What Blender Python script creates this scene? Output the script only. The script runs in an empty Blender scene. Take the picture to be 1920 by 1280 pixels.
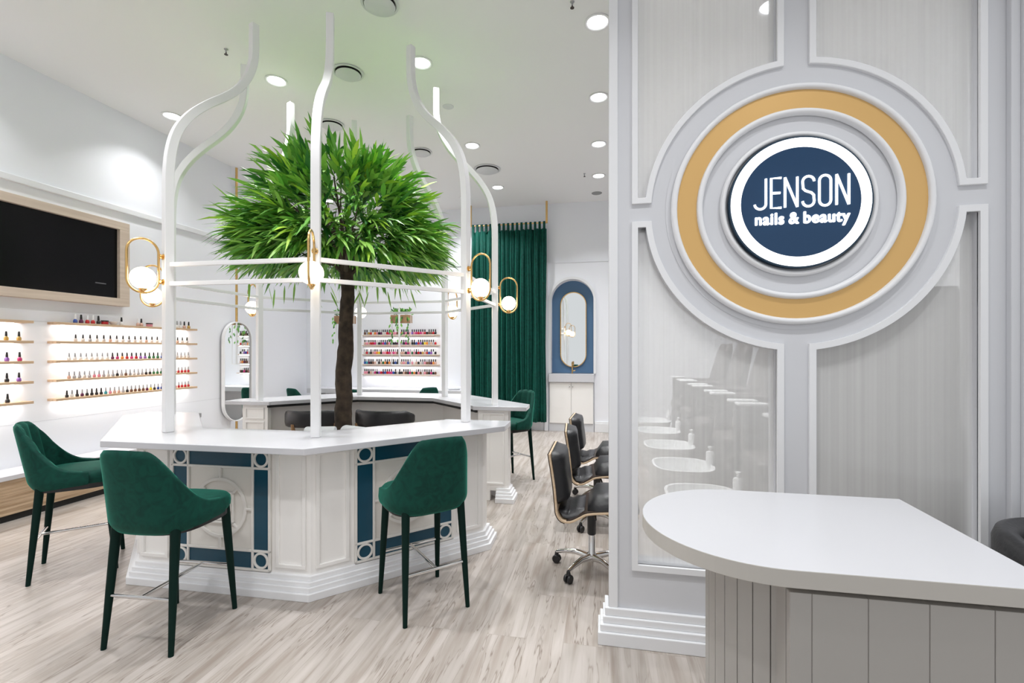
import bpy, bmesh, math, random
from mathutils import Vector, Matrix

random.seed(7)
PI = math.pi
SC = bpy.context.scene
COL = SC.collection

# ------------------------------------------------------------------ camera, world, exposure, big lights
cam_d = bpy.data.cameras.new('camera')
cam_d.sensor_width = 36.0
cam_d.lens = 877 / 1920 * 36.0
cam_d.shift_y = 15 / 1920
cam_d.clip_start = 0.05
cam = bpy.data.objects.new('camera', cam_d)
COL.objects.link(cam)
cam.location = (0, 0, 1.5)
cam.rotation_euler = (PI / 2, 0, math.radians(11))
SC.camera = cam

world = bpy.data.worlds.new('world')
SC.world = world
world.use_nodes = True
world.node_tree.nodes['Background'].inputs[0].default_value = (0.96, 0.98, 1.0, 1)
world.node_tree.nodes['Background'].inputs[1].default_value = 0.74

SC.view_settings.view_transform = 'Standard'
SC.view_settings.look = 'None'
SC.view_settings.exposure = 0.07
SC.view_settings.gamma = 1.0
SC.view_settings.use_curve_mapping = False
SC.cycles.use_denoising = True
SC.cycles.max_bounces = 8
SC.cycles.diffuse_bounces = 5
SC.cycles.glossy_bounces = 4
SC.cycles.transparent_max_bounces = 8
SC.cycles.caustics_reflective = False
SC.cycles.caustics_refractive = False
SC.cycles.sample_clamp_indirect = 6.0

DOWNLIGHT_W = 14.5
SHELF_W = 3.0
CEIL = 4.2
BACK = 8.68
LEFT = -5.39

# ------------------------------------------------------------------ materials
MATS = {}


def mat(name, color, rough=0.5, metal=0.0, emit=None, strength=0.0, sheen=0.0, spec=0.5, alpha=None, coat=0.0, noise=0.0, nscale=6.0, bump=0.0):
    m = bpy.data.materials.new(name)
    m.use_nodes = True
    nt = m.node_tree
    b = nt.nodes['Principled BSDF']
    b.inputs['Base Color'].default_value = (*color, 1)
    b.inputs['Roughness'].default_value = rough
    b.inputs['Metallic'].default_value = metal
    b.inputs['Specular IOR Level'].default_value = spec
    if emit:
        b.inputs['Emission Color'].default_value = (*emit, 1)
        b.inputs['Emission Strength'].default_value = strength
    if sheen:
        b.inputs['Sheen Weight'].default_value = sheen
        b.inputs['Sheen Roughness'].default_value = 0.4
        b.inputs['Sheen Tint'].default_value = (min(1, color[0] * 6 + .02), min(1, color[1] * 6 + .02), min(1, color[2] * 6 + .02), 1)
    if coat:
        b.inputs['Coat Weight'].default_value = coat
        b.inputs['Coat Roughness'].default_value = 0.08
    if noise or bump:
        tc = nt.nodes.new('ShaderNodeTexCoord')
        n = nt.nodes.new('ShaderNodeTexNoise')
        n.inputs['Scale'].default_value = nscale
        n.inputs['Detail'].default_value = 4
        nt.links.new(tc.outputs['Object'], n.inputs['Vector'])
        if noise:
            r = nt.nodes.new('ShaderNodeValToRGB')
            r.color_ramp.elements[0].position = 0.3
            r.color_ramp.elements[1].position = 0.7
            r.color_ramp.elements[0].color = (*[c * (1 - noise) for c in color], 1)
            r.color_ramp.elements[1].color = (*[min(1, c * (1 + noise)) for c in color], 1)
            nt.links.new(n.outputs['Fac'], r.inputs['Fac'])
            nt.links.new(r.outputs['Color'], b.inputs['Base Color'])
        if bump:
            bp = nt.nodes.new('ShaderNodeBump')
            bp.inputs['Strength'].default_value = bump
            bp.inputs['Distance'].default_value = 0.01
            nt.links.new(n.outputs['Fac'], bp.inputs['Height'])
            nt.links.new(bp.outputs['Normal'], b.inputs['Normal'])
    MATS[name] = m
    return m


def wood_mat(name, c1, c2, axis, scale=1.0, rough=0.5):
    """straight-grained wood; grain runs along the axis (0 x, 1 y, 2 z)"""
    m = bpy.data.materials.new(name)
    m.use_nodes = True
    nt = m.node_tree
    b = nt.nodes['Principled BSDF']
    b.inputs['Roughness'].default_value = rough
    tc = nt.nodes.new('ShaderNodeTexCoord')
    mp = nt.nodes.new('ShaderNodeMapping')
    s = [28 * scale] * 3
    s[axis] = 1.2 * scale
    mp.inputs['Scale'].default_value = s
    n = nt.nodes.new('ShaderNodeTexNoise')
    n.inputs['Scale'].default_value = 1.6
    n.inputs['Detail'].default_value = 6
    n.inputs['Distortion'].default_value = 0.4
    r = nt.nodes.new('ShaderNodeValToRGB')
    r.color_ramp.elements[0].position = 0.33
    r.color_ramp.elements[1].position = 0.66
    r.color_ramp.elements[0].color = (*c1, 1)
    r.color_ramp.elements[1].color = (*c2, 1)
    nt.links.new(tc.outputs['Object'], mp.inputs['Vector'])
    nt.links.new(mp.outputs['Vector'], n.inputs['Vector'])
    nt.links.new(n.outputs['Fac'], r.inputs['Fac'])
    nt.links.new(r.outputs['Color'], b.inputs['Base Color'])
    MATS[name] = m
    return m


def velvet_mat(name, dark, light):
    m = bpy.data.materials.new(name)
    m.use_nodes = True
    nt = m.node_tree
    b = nt.nodes['Principled BSDF']
    b.inputs['Roughness'].default_value = 0.75
    b.inputs['Specular IOR Level'].default_value = 0.25
    b.inputs['Sheen Weight'].default_value = 0.45
    b.inputs['Sheen Roughness'].default_value = 0.35
    b.inputs['Sheen Tint'].default_value = (0.05, 0.62, 0.42, 1)
    tc = nt.nodes.new('ShaderNodeTexCoord')
    n = nt.nodes.new('ShaderNodeTexNoise')
    n.inputs['Scale'].default_value = 14
    n.inputs['Detail'].default_value = 6
    n.inputs['Distortion'].default_value = 2.0
    r = nt.nodes.new('ShaderNodeValToRGB')
    r.color_ramp.elements[0].position = 0.32
    r.color_ramp.elements[1].position = 0.6
    r.color_ramp.elements[0].color = (*dark, 1)
    r.color_ramp.elements[1].color = (*light, 1)
    nt.links.new(tc.outputs['Object'], n.inputs['Vector'])
    nt.links.new(n.outputs['Fac'], r.inputs['Fac'])
    nt.links.new(r.outputs['Color'], b.inputs['Base Color'])
    MATS[name] = m
    return m


def floor_mat():
    m = bpy.data.materials.new('floor_planks')
    m.use_nodes = True
    nt = m.node_tree
    L = nt.links.new
    N = nt.nodes.new
    b = nt.nodes['Principled BSDF']
    b.inputs['Roughness'].default_value = 0.32
    tc = N('ShaderNodeTexCoord')
    rot = N('ShaderNodeMapping')
    rot.inputs['Rotation'].default_value = (0, 0, PI / 2)
    L(tc.outputs['Object'], rot.inputs['Vector'])
    br = N('ShaderNodeTexBrick')
    br.offset = 0.37
    br.inputs['Scale'].default_value = 1.0
    br.inputs['Brick Width'].default_value = 1.2
    br.inputs['Row Height'].default_value = 0.2
    br.inputs['Mortar Size'].default_value = 0.0016
    br.inputs['Mortar Smooth'].default_value = 0.2
    br.inputs['Color1'].default_value = (0.0, 0.0, 0.0, 1)
    br.inputs['Color2'].default_value = (1.0, 1.0, 1.0, 1)
    br.inputs['Mortar'].default_value = (0.5, 0.5, 0.5, 1)
    L(rot.outputs['Vector'], br.inputs['Vector'])
    # each plank shifts its own grain
    sh = N('ShaderNodeVectorMath')
    sh.operation = 'MULTIPLY_ADD'
    L(br.outputs['Color'], sh.inputs[0])
    sh.inputs[1].default_value = (3.0, 7.0, 5.0)
    L(tc.outputs['Object'], sh.inputs[2])
    mp = N('ShaderNodeMapping')
    mp.inputs['Rotation'].default_value = (0, 0, math.radians(-12))
    mp.inputs['Scale'].default_value = (10.5, 0.75, 1.0)
    L(sh.outputs[0], mp.inputs['Vector'])
    veins = N('ShaderNodeTexNoise')
    veins.inputs['Scale'].default_value = 2.2
    veins.inputs['Detail'].default_value = 3
    veins.inputs['Roughness'].default_value = 0.5
    veins.inputs['Distortion'].default_value = 0.35
    L(mp.outputs['Vector'], veins.inputs['Vector'])
    # thin dark veins: where noise crosses a level
    sub = N('ShaderNodeMath'); sub.operation = 'SUBTRACT'; sub.inputs[1].default_value = 0.5
    L(veins.outputs['Fac'], sub.inputs[0])
    ab = N('ShaderNodeMath'); ab.operation = 'ABSOLUTE'
    L(sub.outputs[0], ab.inputs[0])
    vr = N('ShaderNodeValToRGB')
    vr.color_ramp.elements[0].position = 0.0
    vr.color_ramp.elements[0].color = (1, 1, 1, 1)
    vr.color_ramp.elements[1].position = 0.020
    vr.color_ramp.elements[1].color = (0, 0, 0, 1)
    L(ab.outputs[0], vr.inputs['Fac'])
    gate = N('ShaderNodeTexNoise')
    gate.inputs['Scale'].default_value = 2.3
    gate.inputs['Detail'].default_value = 2
    L(sh.outputs[0], gate.inputs['Vector'])
    gr = N('ShaderNodeValToRGB')
    gr.color_ramp.elements[0].position = 0.38
    gr.color_ramp.elements[1].position = 0.58
    L(gate.outputs['Fac'], gr.inputs['Fac'])
    vm = N('ShaderNodeMath'); vm.operation = 'MULTIPLY'
    L(vr.outputs['Color'], vm.inputs[0]); L(gr.outputs['Color'], vm.inputs[1])
    vs = N('ShaderNodeMath'); vs.operation = 'MULTIPLY'; vs.inputs[1].default_value = 0.82
    L(vm.outputs[0], vs.inputs[0])
    soft = N('ShaderNodeValToRGB')
    soft.color_ramp.elements[0].position = 0.3
    soft.color_ramp.elements[0].color = (0.35, 0.295, 0.255, 1)
    soft.color_ramp.elements[1].position = 0.68
    soft.color_ramp.elements[1].color = (0.54, 0.49, 0.455, 1)
    e = soft.color_ramp.elements.new(0.48); e.color = (0.455, 0.41, 0.37, 1)
    L(veins.outputs['Fac'], soft.inputs['Fac'])
    tint = N('ShaderNodeMix'); tint.data_type = 'RGBA'; tint.blend_type = 'MULTIPLY'
    tint.inputs[0].default_value = 0.13
    L(soft.outputs['Color'], tint.inputs[6]); L(br.outputs['Color'], tint.inputs[7])
    mixv = N('ShaderNodeMix'); mixv.data_type = 'RGBA'
    L(vs.outputs[0], mixv.inputs[0])
    L(tint.outputs[2], mixv.inputs[6])
    mixv.inputs[7].default_value = (0.20, 0.155, 0.125, 1)
    mort = N('ShaderNodeMix'); mort.data_type = 'RGBA'
    mf = N('ShaderNodeMath'); mf.operation = 'MULTIPLY'; mf.inputs[1].default_value = 0.45
    L(br.outputs['Fac'], mf.inputs[0])
    L(mf.outputs[0], mort.inputs[0])
    L(mixv.outputs[2], mort.inputs[6])
    mort.inputs[7].default_value = (0.33, 0.29, 0.25, 1)
    L(mort.outputs[2], b.inputs['Base Color'])
    MATS['floor'] = m
    return m


def glass_panel_mat():
    """milky laminated glass: partly see-through, partly pale and glossy"""
    m = bpy.data.materials.new('milky_glass')
    m.use_nodes = True
    nt = m.node_tree
    L = nt.links.new
    b = nt.nodes['Principled BSDF']
    b.inputs['Roughness'].default_value = 0.06
    b.inputs['Base Color'].default_value = (0.93, 0.93, 0.925, 1)
    tr = nt.nodes.new('ShaderNodeBsdfTransparent')
    tr.inputs['Color'].default_value = (0.97, 0.97, 0.97, 1)
    mx = nt.nodes.new('ShaderNodeMixShader')
    tc = nt.nodes.new('ShaderNodeTexCoord')
    mp = nt.nodes.new('ShaderNodeMapping')
    mp.inputs['Scale'].default_value = (60, 1, 0.25)
    n = nt.nodes.new('ShaderNodeTexNoise')
    n.inputs['Scale'].default_value = 1.0
    n.inputs['Detail'].default_value = 2
    r = nt.nodes.new('ShaderNodeMapRange')
    r.inputs[3].default_value = 0.33
    r.inputs[4].default_value = 0.47
    L(tc.outputs['Object'], mp.inputs['Vector'])
    L(mp.outputs['Vector'], n.inputs['Vector'])
    L(n.outputs['Fac'], r.inputs[0])
    L(r.outputs[0], mx.inputs[0])
    L(tr.outputs[0], mx.inputs[1])
    L(b.outputs[0], mx.inputs[2])
    L(mx.outputs[0], nt.nodes['Material Output'].inputs['Surface'])
    MATS['milky_glass'] = m


mat('wall_white', (0.87, 0.885, 0.93), 0.6)
mat('wall_grey', (0.64, 0.65, 0.68), 0.5)
mat('ceiling_white', (0.90, 0.90, 0.90), 0.8)
mat('trim_white', (0.80, 0.81, 0.83), 0.4)
mat('counter_white', (0.63, 0.63, 0.66), 0.18, noise=0.012, nscale=2)
mat('desk_white', (0.585, 0.59, 0.62), 0.2)
mat('body_cream', (0.90, 0.885, 0.865), 0.45)
mat('skirt_white', (0.86, 0.865, 0.88), 0.4)
mat('panel_beige', (0.78, 0.755, 0.71), 0.5)
mat('inlay_blue', (0.002, 0.060, 0.105), 0.35)
mat('lattice_white', (0.80, 0.78, 0.745), 0.4)
mat('frame_white', (0.86, 0.86, 0.865), 0.35)
mat('brass', (0.78, 0.50, 0.20), 0.25, metal=1.0)
mat('gold_ring', (0.70, 0.44, 0.165), 0.38, metal=0.35)
mat('chrome', (0.78, 0.77, 0.76), 0.12, metal=1.0)
mat('black_leather', (0.018, 0.018, 0.02), 0.38, bump=0.15, nscale=60)
mat('black_plastic', (0.012, 0.012, 0.013), 0.4)
mat('dark_shell', (0.035, 0.022, 0.016), 0.35)
mat('leg_green', (0.001, 0.016, 0.012), 0.6, spec=0.15, sheen=0.05)
mat('screen_black', (0.004, 0.004, 0.005), 0.22, spec=0.2)
mat('screen_mark', (0.12, 0.12, 0.13), 0.4)
mat('mirror', (0.86, 0.88, 0.88), 0.02, metal=1.0)
mat('niche_blue', (0.085, 0.18, 0.32), 0.5)
mat('globe_glow', (1, 1, 1), 0.3, emit=(1.0, 0.82, 0.58), strength=7.0)
mat('lamp_glow', (1, 1, 1), 0.3, emit=(0.95, 0.98, 1.0), strength=9.0)
mat('led_glow', (1, 1, 1), 0.3, emit=(1, 0.98, 0.96), strength=4.0)
mat('sign_glow', (1, 1, 1), 0.3, emit=(1, 1, 1), strength=1.6)
mat('sign_navy', (0.018, 0.055, 0.125), 0.15, spec=0.3)
mat('sign_rim', (0.006, 0.03, 0.06), 0.3)
mat('vent_white', (0.70, 0.71, 0.73), 0.5)
mat('dark_gap', (0.012, 0.012, 0.012), 0.7)
mat('bark', (0.050, 0.034, 0.022), 0.9, noise=0.55, nscale=14, bump=0.9)
mat('twig', (0.055, 0.045, 0.025), 0.9)
mat('leaf_dark', (0.034, 0.175, 0.034), 0.45)
mat('leaf_mid', (0.145, 0.4, 0.06), 0.45)
mat('leaf_light', (0.32, 0.6, 0.11), 0.45)
mat('leaf_tip', (0.46, 0.72, 0.07), 0.45)
mat('towel', (0.80, 0.82, 0.84), 0.9)
mat('porcelain', (0.85, 0.86, 0.86), 0.2)
mat('desk_grey', (0.42, 0.405, 0.385), 0.5)
mat('desk_edge', (0.52, 0.50, 0.465), 0.4)
mat('brown_chair', (0.10, 0.085, 0.08), 0.5)
mat('blue_towel', (0.20, 0.36, 0.46), 0.9)
mat('speaker_grey', (0.30, 0.30, 0.30), 0.6)
mat('cap_black', (0.010, 0.010, 0.011), 0.3)
mat('cap_silver', (0.42, 0.42, 0.44), 0.3, metal=0.6)
mat('cap_white', (0.82, 0.82, 0.82), 0.3)
mat('planter_wood', (0.34, 0.20, 0.10), 0.6, noise=0.25, nscale=9)
wood_mat('shelf_wood', (0.50, 0.34, 0.21), (0.66, 0.48, 0.32), 1)
wood_mat('frame_wood', (0.58, 0.47, 0.38), (0.68, 0.57, 0.47), 1, 0.6)
wood_mat('bench_wood', (0.36, 0.24, 0.14), (0.62, 0.46, 0.31), 1, 1.0)
wood_mat('ply_edge', (0.58, 0.42, 0.27), (0.70, 0.54, 0.38), 0)
wood_mat('leg_wood', (0.30, 0.16, 0.07), (0.42, 0.25, 0.12), 2)
velvet_mat('velvet', (0.0, 0.034, 0.025), (0.001, 0.054, 0.038))
velvet_mat('curtain', (0.0, 0.034, 0.026), (0.001, 0.062, 0.046))
floor_mat()
glass_panel_mat()

# ------------------------------------------------------------------ mesh helpers


def new_bm():
    return bmesh.new()


def box(bm, x0, x1, y0, y1, z0, z1, M=None):
    vs = [bm.verts.new(((x0, x1)[i & 1], (y0, y1)[(i >> 1) & 1], (z0, z1)[(i >> 2) & 1])) for i in range(8)]
    if M is not None:
        for v in vs:
            v.co = M @ v.co
    for f in ((0, 2, 3, 1), (4, 5, 7, 6), (0, 1, 5, 4), (2, 6, 7, 3), (0, 4, 6, 2), (1, 3, 7, 5)):
        bm.faces.new([vs[i] for i in f])
    return vs


def prism(bm, pts, z0, z1):
    """pts: plan polygon (x, y), may be concave"""
    a = [bm.verts.new((x, y, z0)) for x, y in pts]
    b = [bm.verts.new((x, y, z1)) for x, y in pts]
    n = len(pts)
    f1 = bm.faces.new(list(reversed(a)))
    f2 = bm.faces.new(b)
    for i in range(n):
        bm.faces.new((a[i], a[(i + 1) % n], b[(i + 1) % n], b[i]))
    return f1, f2


def tube(bm, pts, r, seg=8, closed=False, caps=True, up=None):
    """round tube along points; r a number or list"""
    n = len(pts)
    P = [Vector(p) for p in pts]
    rr = r if isinstance(r, (list, tuple)) else [r] * n
    rings = []
    prev = None
    for i in range(n):
        if closed:
            t = (P[(i + 1) % n] - P[i - 1])
        else:
            t = P[min(i + 1, n - 1)] - P[max(i - 1, 0)]
        t.normalize()
        if prev is None:
            ref = Vector((0, 0, 1)) if abs(t.z) < 0.9 else Vector((1, 0, 0))
            u = t.cross(ref).normalized()
        else:
            u = (prev - t * prev.dot(t)).normalized()
        prev = u
        w = t.cross(u)
        rings.append([bm.verts.new(P[i] + (u * math.cos(2 * PI * k / seg) + w * math.sin(2 * PI * k / seg)) * rr[i]) for k in range(seg)])
    m = n if closed else n - 1
    for i in range(m):
        a, b = rings[i], rings[(i + 1) % n]
        for k in range(seg):
            bm.faces.new((a[k], a[(k + 1) % seg], b[(k + 1) % seg], b[k]))
    if not closed and caps:
        bm.faces.new(list(reversed(rings[0])))
        bm.faces.new(rings[-1])


def strip(bm, pts, side, w, h):
    """rectangular bar along points; side = fixed sideways unit vector, w across it, h across the other way"""
    P = [Vector(p) for p in pts]
    side = Vector(side).normalized()
    rings = []
    for i in range(len(P)):
        t = (P[min(i + 1, len(P) - 1)] - P[max(i - 1, 0)]).normalized()
        nrm = t.cross(side).normalized()
        c = [P[i] + side * (a * w / 2) + nrm * (b * h / 2) for a, b in ((-1, -1), (1, -1), (1, 1), (-1, 1))]
        rings.append([bm.verts.new(q) for q in c])
    for i in range(len(P) - 1):
        for k in range(4):
            bm.faces.new((rings[i][k], rings[i][(k + 1) % 4], rings[i + 1][(k + 1) % 4], rings[i + 1][k]))
    bm.faces.new(list(reversed(rings[0])))
    bm.faces.new(rings[-1])


def lathe(bm, prof, seg=24, c=(0, 0, 0), arc=2 * PI, start=0.0, M=None):
    """prof: (r, z) list"""
    full = abs(arc - 2 * PI) < 1e-6
    n = seg if full else seg + 1
    rings = []
    for r, z in prof:
        if r < 1e-6:
            rings.append([bm.verts.new((c[0], c[1], c[2] + z))])
        else:
            rings.append([bm.verts.new((c[0] + r * math.cos(start + arc * k / seg), c[1] + r * math.sin(start + arc * k / seg), c[2] + z)) for k in range(n)])
    for a, b in zip(rings, rings[1:]):
        for k in range(seg):
            k2 = (k + 1) % n if full else k + 1
            if len(a) == 1 and len(b) == 1:
                continue
            if len(a) == 1:
                bm.faces.new((a[0], b[k2], b[k]))
            elif len(b) == 1:
                bm.faces.new((a[k], a[k2], b[0]))
            else:
                bm.faces.new((a[k], a[k2], b[k2], b[k]))
    if M is not None:
        for ring in rings:
            for v in ring:
                v.co = M @ v.co


def sphere(bm, c, r, seg=20, rings=12, squash=1.0):
    prof = [(max(0, r * math.sin(PI * i / rings)) if 0 < i < rings else 0, -r * squash * math.cos(PI * i / rings)) for i in range(rings + 1)]
    lathe(bm, prof, seg, c)


def finish(name, bm, m, parent=None, smooth=None, bevel=None, recalc=True, loc=None, rotz=None):
    if recalc:
        bmesh.ops.recalc_face_normals(bm, faces=bm.faces[:])
    me = bpy.data.meshes.new(name)
    bm.to_mesh(me)
    bm.free()
    return link_mesh(name, me, m, parent, smooth, bevel, loc, rotz)


def link_mesh(name, me, m, parent=None, smooth=None, bevel=None, loc=None, rotz=None):
    for mm in (m if isinstance(m, (list, tuple)) else [m]):
        me.materials.append(MATS[mm])
    if smooth is not None:
        me.polygons.foreach_set('use_smooth', [True] * len(me.polygons))
        if smooth < 179:
            me.set_sharp_from_angle(angle=math.radians(smooth))
    o = bpy.data.objects.new(name, me)
    COL.objects.link(o)
    if parent is not None:
        o.parent = parent
    if bevel:
        b = o.modifiers.new('bevel', 'BEVEL')
        b.width = bevel
        b.segments = 2
        b.limit_method = 'ANGLE'
        b.angle_limit = math.radians(40)
    if loc is not None:
        o.location = loc
    if rotz is not None:
        o.rotation_euler = (0, 0, rotz)
    return o


def plate(name, loops, thick, m, parent=None, M=None, smooth=None, bevel=None):
    """flat plate in the xz plane of M (default: world xz, thickness towards +y) with holes: first loop outer, rest holes; several outers are fine"""
    cu = bpy.data.curves.new(name + '_c', 'CURVE')
    cu.dimensions = '2D'
    cu.fill_mode = 'BOTH'
    cu.extrude = thick / 2
    for lp in loops:
        s = cu.splines.new('POLY')
        s.points.add(len(lp) - 1)
        for i, (x, y) in enumerate(lp):
            s.points[i].co = (x, y, 0, 1)
        s.use_cyclic_u = True
    t = bpy.data.objects.new('t', cu)
    COL.objects.link(t)
    dg = bpy.context.evaluated_depsgraph_get()
    me = bpy.data.meshes.new_from_object(t.evaluated_get(dg))
    bpy.data.objects.remove(t)
    bpy.data.curves.remove(cu)
    # curve plane xy -> xz, thickness centred on y
    X = Matrix(((1, 0, 0, 0), (0, 0, -1, thick / 2), (0, 1, 0, 0), (0, 0, 0, 1)))
    me.transform((M or Matrix.Identity(4)) @ X)
    me.materials.clear()
    me.name = name
    bm = bmesh.new()
    bm.from_mesh(me)
    bmesh.ops.remove_doubles(bm, verts=bm.verts, dist=1e-6)
    bmesh.ops.recalc_face_normals(bm, faces=bm.faces[:])
    bm.to_mesh(me)
    bm.free()
    return link_mesh(name, me, m, parent, smooth, bevel)


def arc(cx, cy, r, a0, a1, n=24):
    return [(cx + r * math.cos(a0 + (a1 - a0) * i / n), cy + r * math.sin(a0 + (a1 - a0) * i / n)) for i in range(n + 1)]


def circle(cx, cy, r, n=64):
    return [(cx + r * math.cos(2 * PI * i / n), cy + r * math.sin(2 * PI * i / n)) for i in range(n)]


def capsule(cx, cy, w, h, n=16):
    r = w / 2
    return arc(cx, cy + h / 2 - r, r, 0, PI, n) + arc(cx, cy - h / 2 + r, r, PI, 2 * PI, n)


def rect(x0, x1, y0, y1):
    return [(x0, y0), (x1, y0), (x1, y1), (x0, y1)]


def thing(name, label, cat, loc=(0, 0, 0), rotz=0.0, group=None):
    o = bpy.data.objects.new(name, None)
    COL.objects.link(o)
    o.empty_display_size = 0.1
    o.location = loc
    o.rotation_euler = (0, 0, rotz)
    o['label'] = label
    o['category'] = cat
    if group:
        o['group'] = group
    return o


def tag(o, label, cat, group=None):
    o['label'] = label
    o['category'] = cat
    if group:
        o['group'] = group
    return o


def structure(o):
    o['kind'] = 'structure'
    return o


CHILDREN = {}


def copy_tree(root, loc, rotz=0.0, label=None, scale=None):
    c = root.copy()
    COL.objects.link(c)
    c.location = loc
    c.rotation_euler = (0, 0, rotz)
    if scale:
        c.scale = scale
    if label:
        c['label'] = label

    def rec(src, dst):
        for ch in [o for o in ALL_BY_PARENT.get(src.name, [])]:
            d = ch.copy()
            COL.objects.link(d)
            d.parent = dst
            rec(ch, d)
    rec(root, c)
    return c


ALL_BY_PARENT = {}


def index_children():
    ALL_BY_PARENT.clear()
    for o in COL.objects:
        if o.parent:
            ALL_BY_PARENT.setdefault(o.parent.name, []).append(o)


def area_light(name, loc, size, power, rot=(0, 0, 0), color=(1, 1, 1), size_y=None, parent=None, spread=None):
    d = bpy.data.lights.new(name, 'AREA')
    d.energy = power
    d.color = color
    d.shape = 'DISK' if size_y is None else 'RECTANGLE'
    d.size = size
    if size_y is not None:
        d.size_y = size_y
    if spread:
        d.spread = spread
    o = bpy.data.objects.new(name, d)
    COL.objects.link(o)
    o.location = loc
    o.rotation_euler = rot
    if parent:
        o.parent = parent
    return o


# ------------------------------------------------------------------ the room
bm = new_bm(); box(bm, -6.3, 3.2, -3.0, 9.2, -0.1, 0.0)
structure(finish('floor', bm, 'floor'))

DOWN = [(-3.22, 4.16), (-4.89, 4.56), (-1.68, 4.16), (-1.70, 5.98), (-1.72, 7.60), (-0.045, 3.92), (-0.045, 5.09), (-0.055, 6.25),
        (-0.065, 7.39), (-3.235, 5.98), (-3.25, 7.6), (-4.89, 6.4), (-4.89, 2.7), (-3.22, 2.3), (-1.68, 2.3), (-4.89, 0.9), (-3.22, 0.5), (-1.68, 0.5),
        (0.0, 1.0), (1.3, 1.0), (1.3, 4.0), (1.3, 5.6), (1.3, 7.2), (-4.89, 7.7), (-2.4, 8.0)]  # final pair added to brighten the back of the room
VENTS = [(-2.434, 4.166, 0.145), (-1.706, 3.379, 0.145), (-1.70, 6.80, 0.20), (-2.432, 6.03, 0.145), (-3.193, 5.095, 0.145)]

bm = new_bm(); box(bm, -6.3, 3.2, -3.0, 9.2, CEIL, CEIL + 0.12)
structure(finish('ceiling', bm, 'ceiling_white'))

bm = new_bm()
box(bm, -6.3, LEFT, -3.0, 5.985, 0, CEIL)
structure(finish('wall_left', bm, 'wall_white'))
bm = new_bm()
box(bm, -6.3, -6.0, 5.985, 8.68, 0, CEIL)
structure(finish('wall_left_recess', bm, 'wall_white'))
# picture-rail ledge along the left wall, and its faint panel joints
bm = new_bm()
box(bm, LEFT, LEFT + 0.035, -3.0, 5.985, 3.055, 3.12)
structure(finish('trim_1', bm, 'trim_white', bevel=0.006))
bm = new_bm()
for z in (0.80,):
    box(bm, LEFT, LEFT + 0.0012, -3.0, 5.985, z, z + 0.003)
box(bm, LEFT, LEFT + 0.003, 3.49, 3.66, 1.772, 1.776)
structure(finish('trim_2', bm, 'wall_grey'))

# back wall with the arched niche cut through
ax0, ax1, az0, azt = -0.945, -0.168, 1.06, 2.79
ar = (ax1 - ax0) / 2
acx = (ax0 + ax1) / 2
arch = [(ax0, az0), (ax1, az0)] + arc(acx, azt - ar, ar, 0, PI, 28)
M = Matrix.Translation((0, 8.65, 0))
structure(plate('wall_back', [[(-6.0, 0), (-0.986, 0), (-0.986, 1.06), (ax0, 1.06)] + list(reversed(arc(acx, azt - ar, ar, 0, PI, 28))) + [(ax1, 1.06), (-0.154, 1.06), (-0.154, 0), (3.2, 0), (3.2, CEIL), (-6.0, CEIL)]], 0.5, 'wall_white', M=M))
bm = new_bm(); box(bm, -6.0, 3.2, 9.15, 9.2, 0, CEIL)
structure(finish('wall_back_outer', bm, 'wall_grey'))
arch_in = [(ax0 - 0.045, az0), (ax0, az0)] + list(reversed(arc(acx, azt - ar, ar, 0, PI, 28)))[0:] + [(ax1, az0), (ax1 + 0.045, az0)] + arc(acx, azt - ar, ar + 0.045, 0, PI, 28)
structure(plate('trim_3', [arch_in], 0.035, 'trim_white', M=Matrix.Translation((0, 8.615, 0))))
bm = new_bm(); box(bm, ax0 - 0.02, ax1 + 0.02, 8.85, 8.9, az0, azt + 0.02)
structure(finish('niche_back', bm, 'niche_blue'))
# wall seam and flat pilasters of the back wall
bm = new_bm()
box(bm, -6.0, 3.2, 8.635, 8.65, 3.10, 3.12)
structure(finish('trim_4', bm, 'wall_white'))
bm = new_bm()
box(bm, -1.06, -0.995, 8.60, 8.65, 0, 3.10)
structure(finish('trim_5', bm, 'wall_white', bevel=0.004))
bm = new_bm()
box(bm, -0.145, 2.7, 8.61, 8.65, 0, 0.16)
box(bm, -0.145, 2.7, 8.62, 8.65, 0.16, 0.19)
structure(finish('baseboard_back', bm, 'trim_white', bevel=0.004))

bm = new_bm(); box(bm, 2.75, 2.95, 2.45, 8.65, 0, CEIL)
structure(finish('wall_right', bm, 'wall_white'))

# ---- sign wall with four glazed panels round the medallion
SX, SZ = 0.91, 2.195
WY = 2.47


def panel_loop(qx, qz, inset):
    """quadrant panel outline; inset>0 shrinks it"""
    r = 0.67 + inset
    xi = SX + qx * (0.055 + inset)
    xo = (0.145 + inset) if qx < 0 else (1.689 - inset)
    zi = SZ + qz * (0.045 + inset)
    zo = (0.375 + inset) if qz < 0 else (3.95 - inset)
    a_v = math.acos((xi - SX) / r)           # angle where the circle meets x = xi
    a_v = a_v if qz > 0 else -a_v
    s = math.asin((zi - SZ) / r)
    a_h = s if qx > 0 else PI - s
    if qx < 0 and qz < 0:
        a_h = -PI - s
    pts = [(xi, zo), (xo, zo), (xo, zi)]
    pts += arc(SX, SZ, r, a_h, a_v, 28)
    return pts


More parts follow.
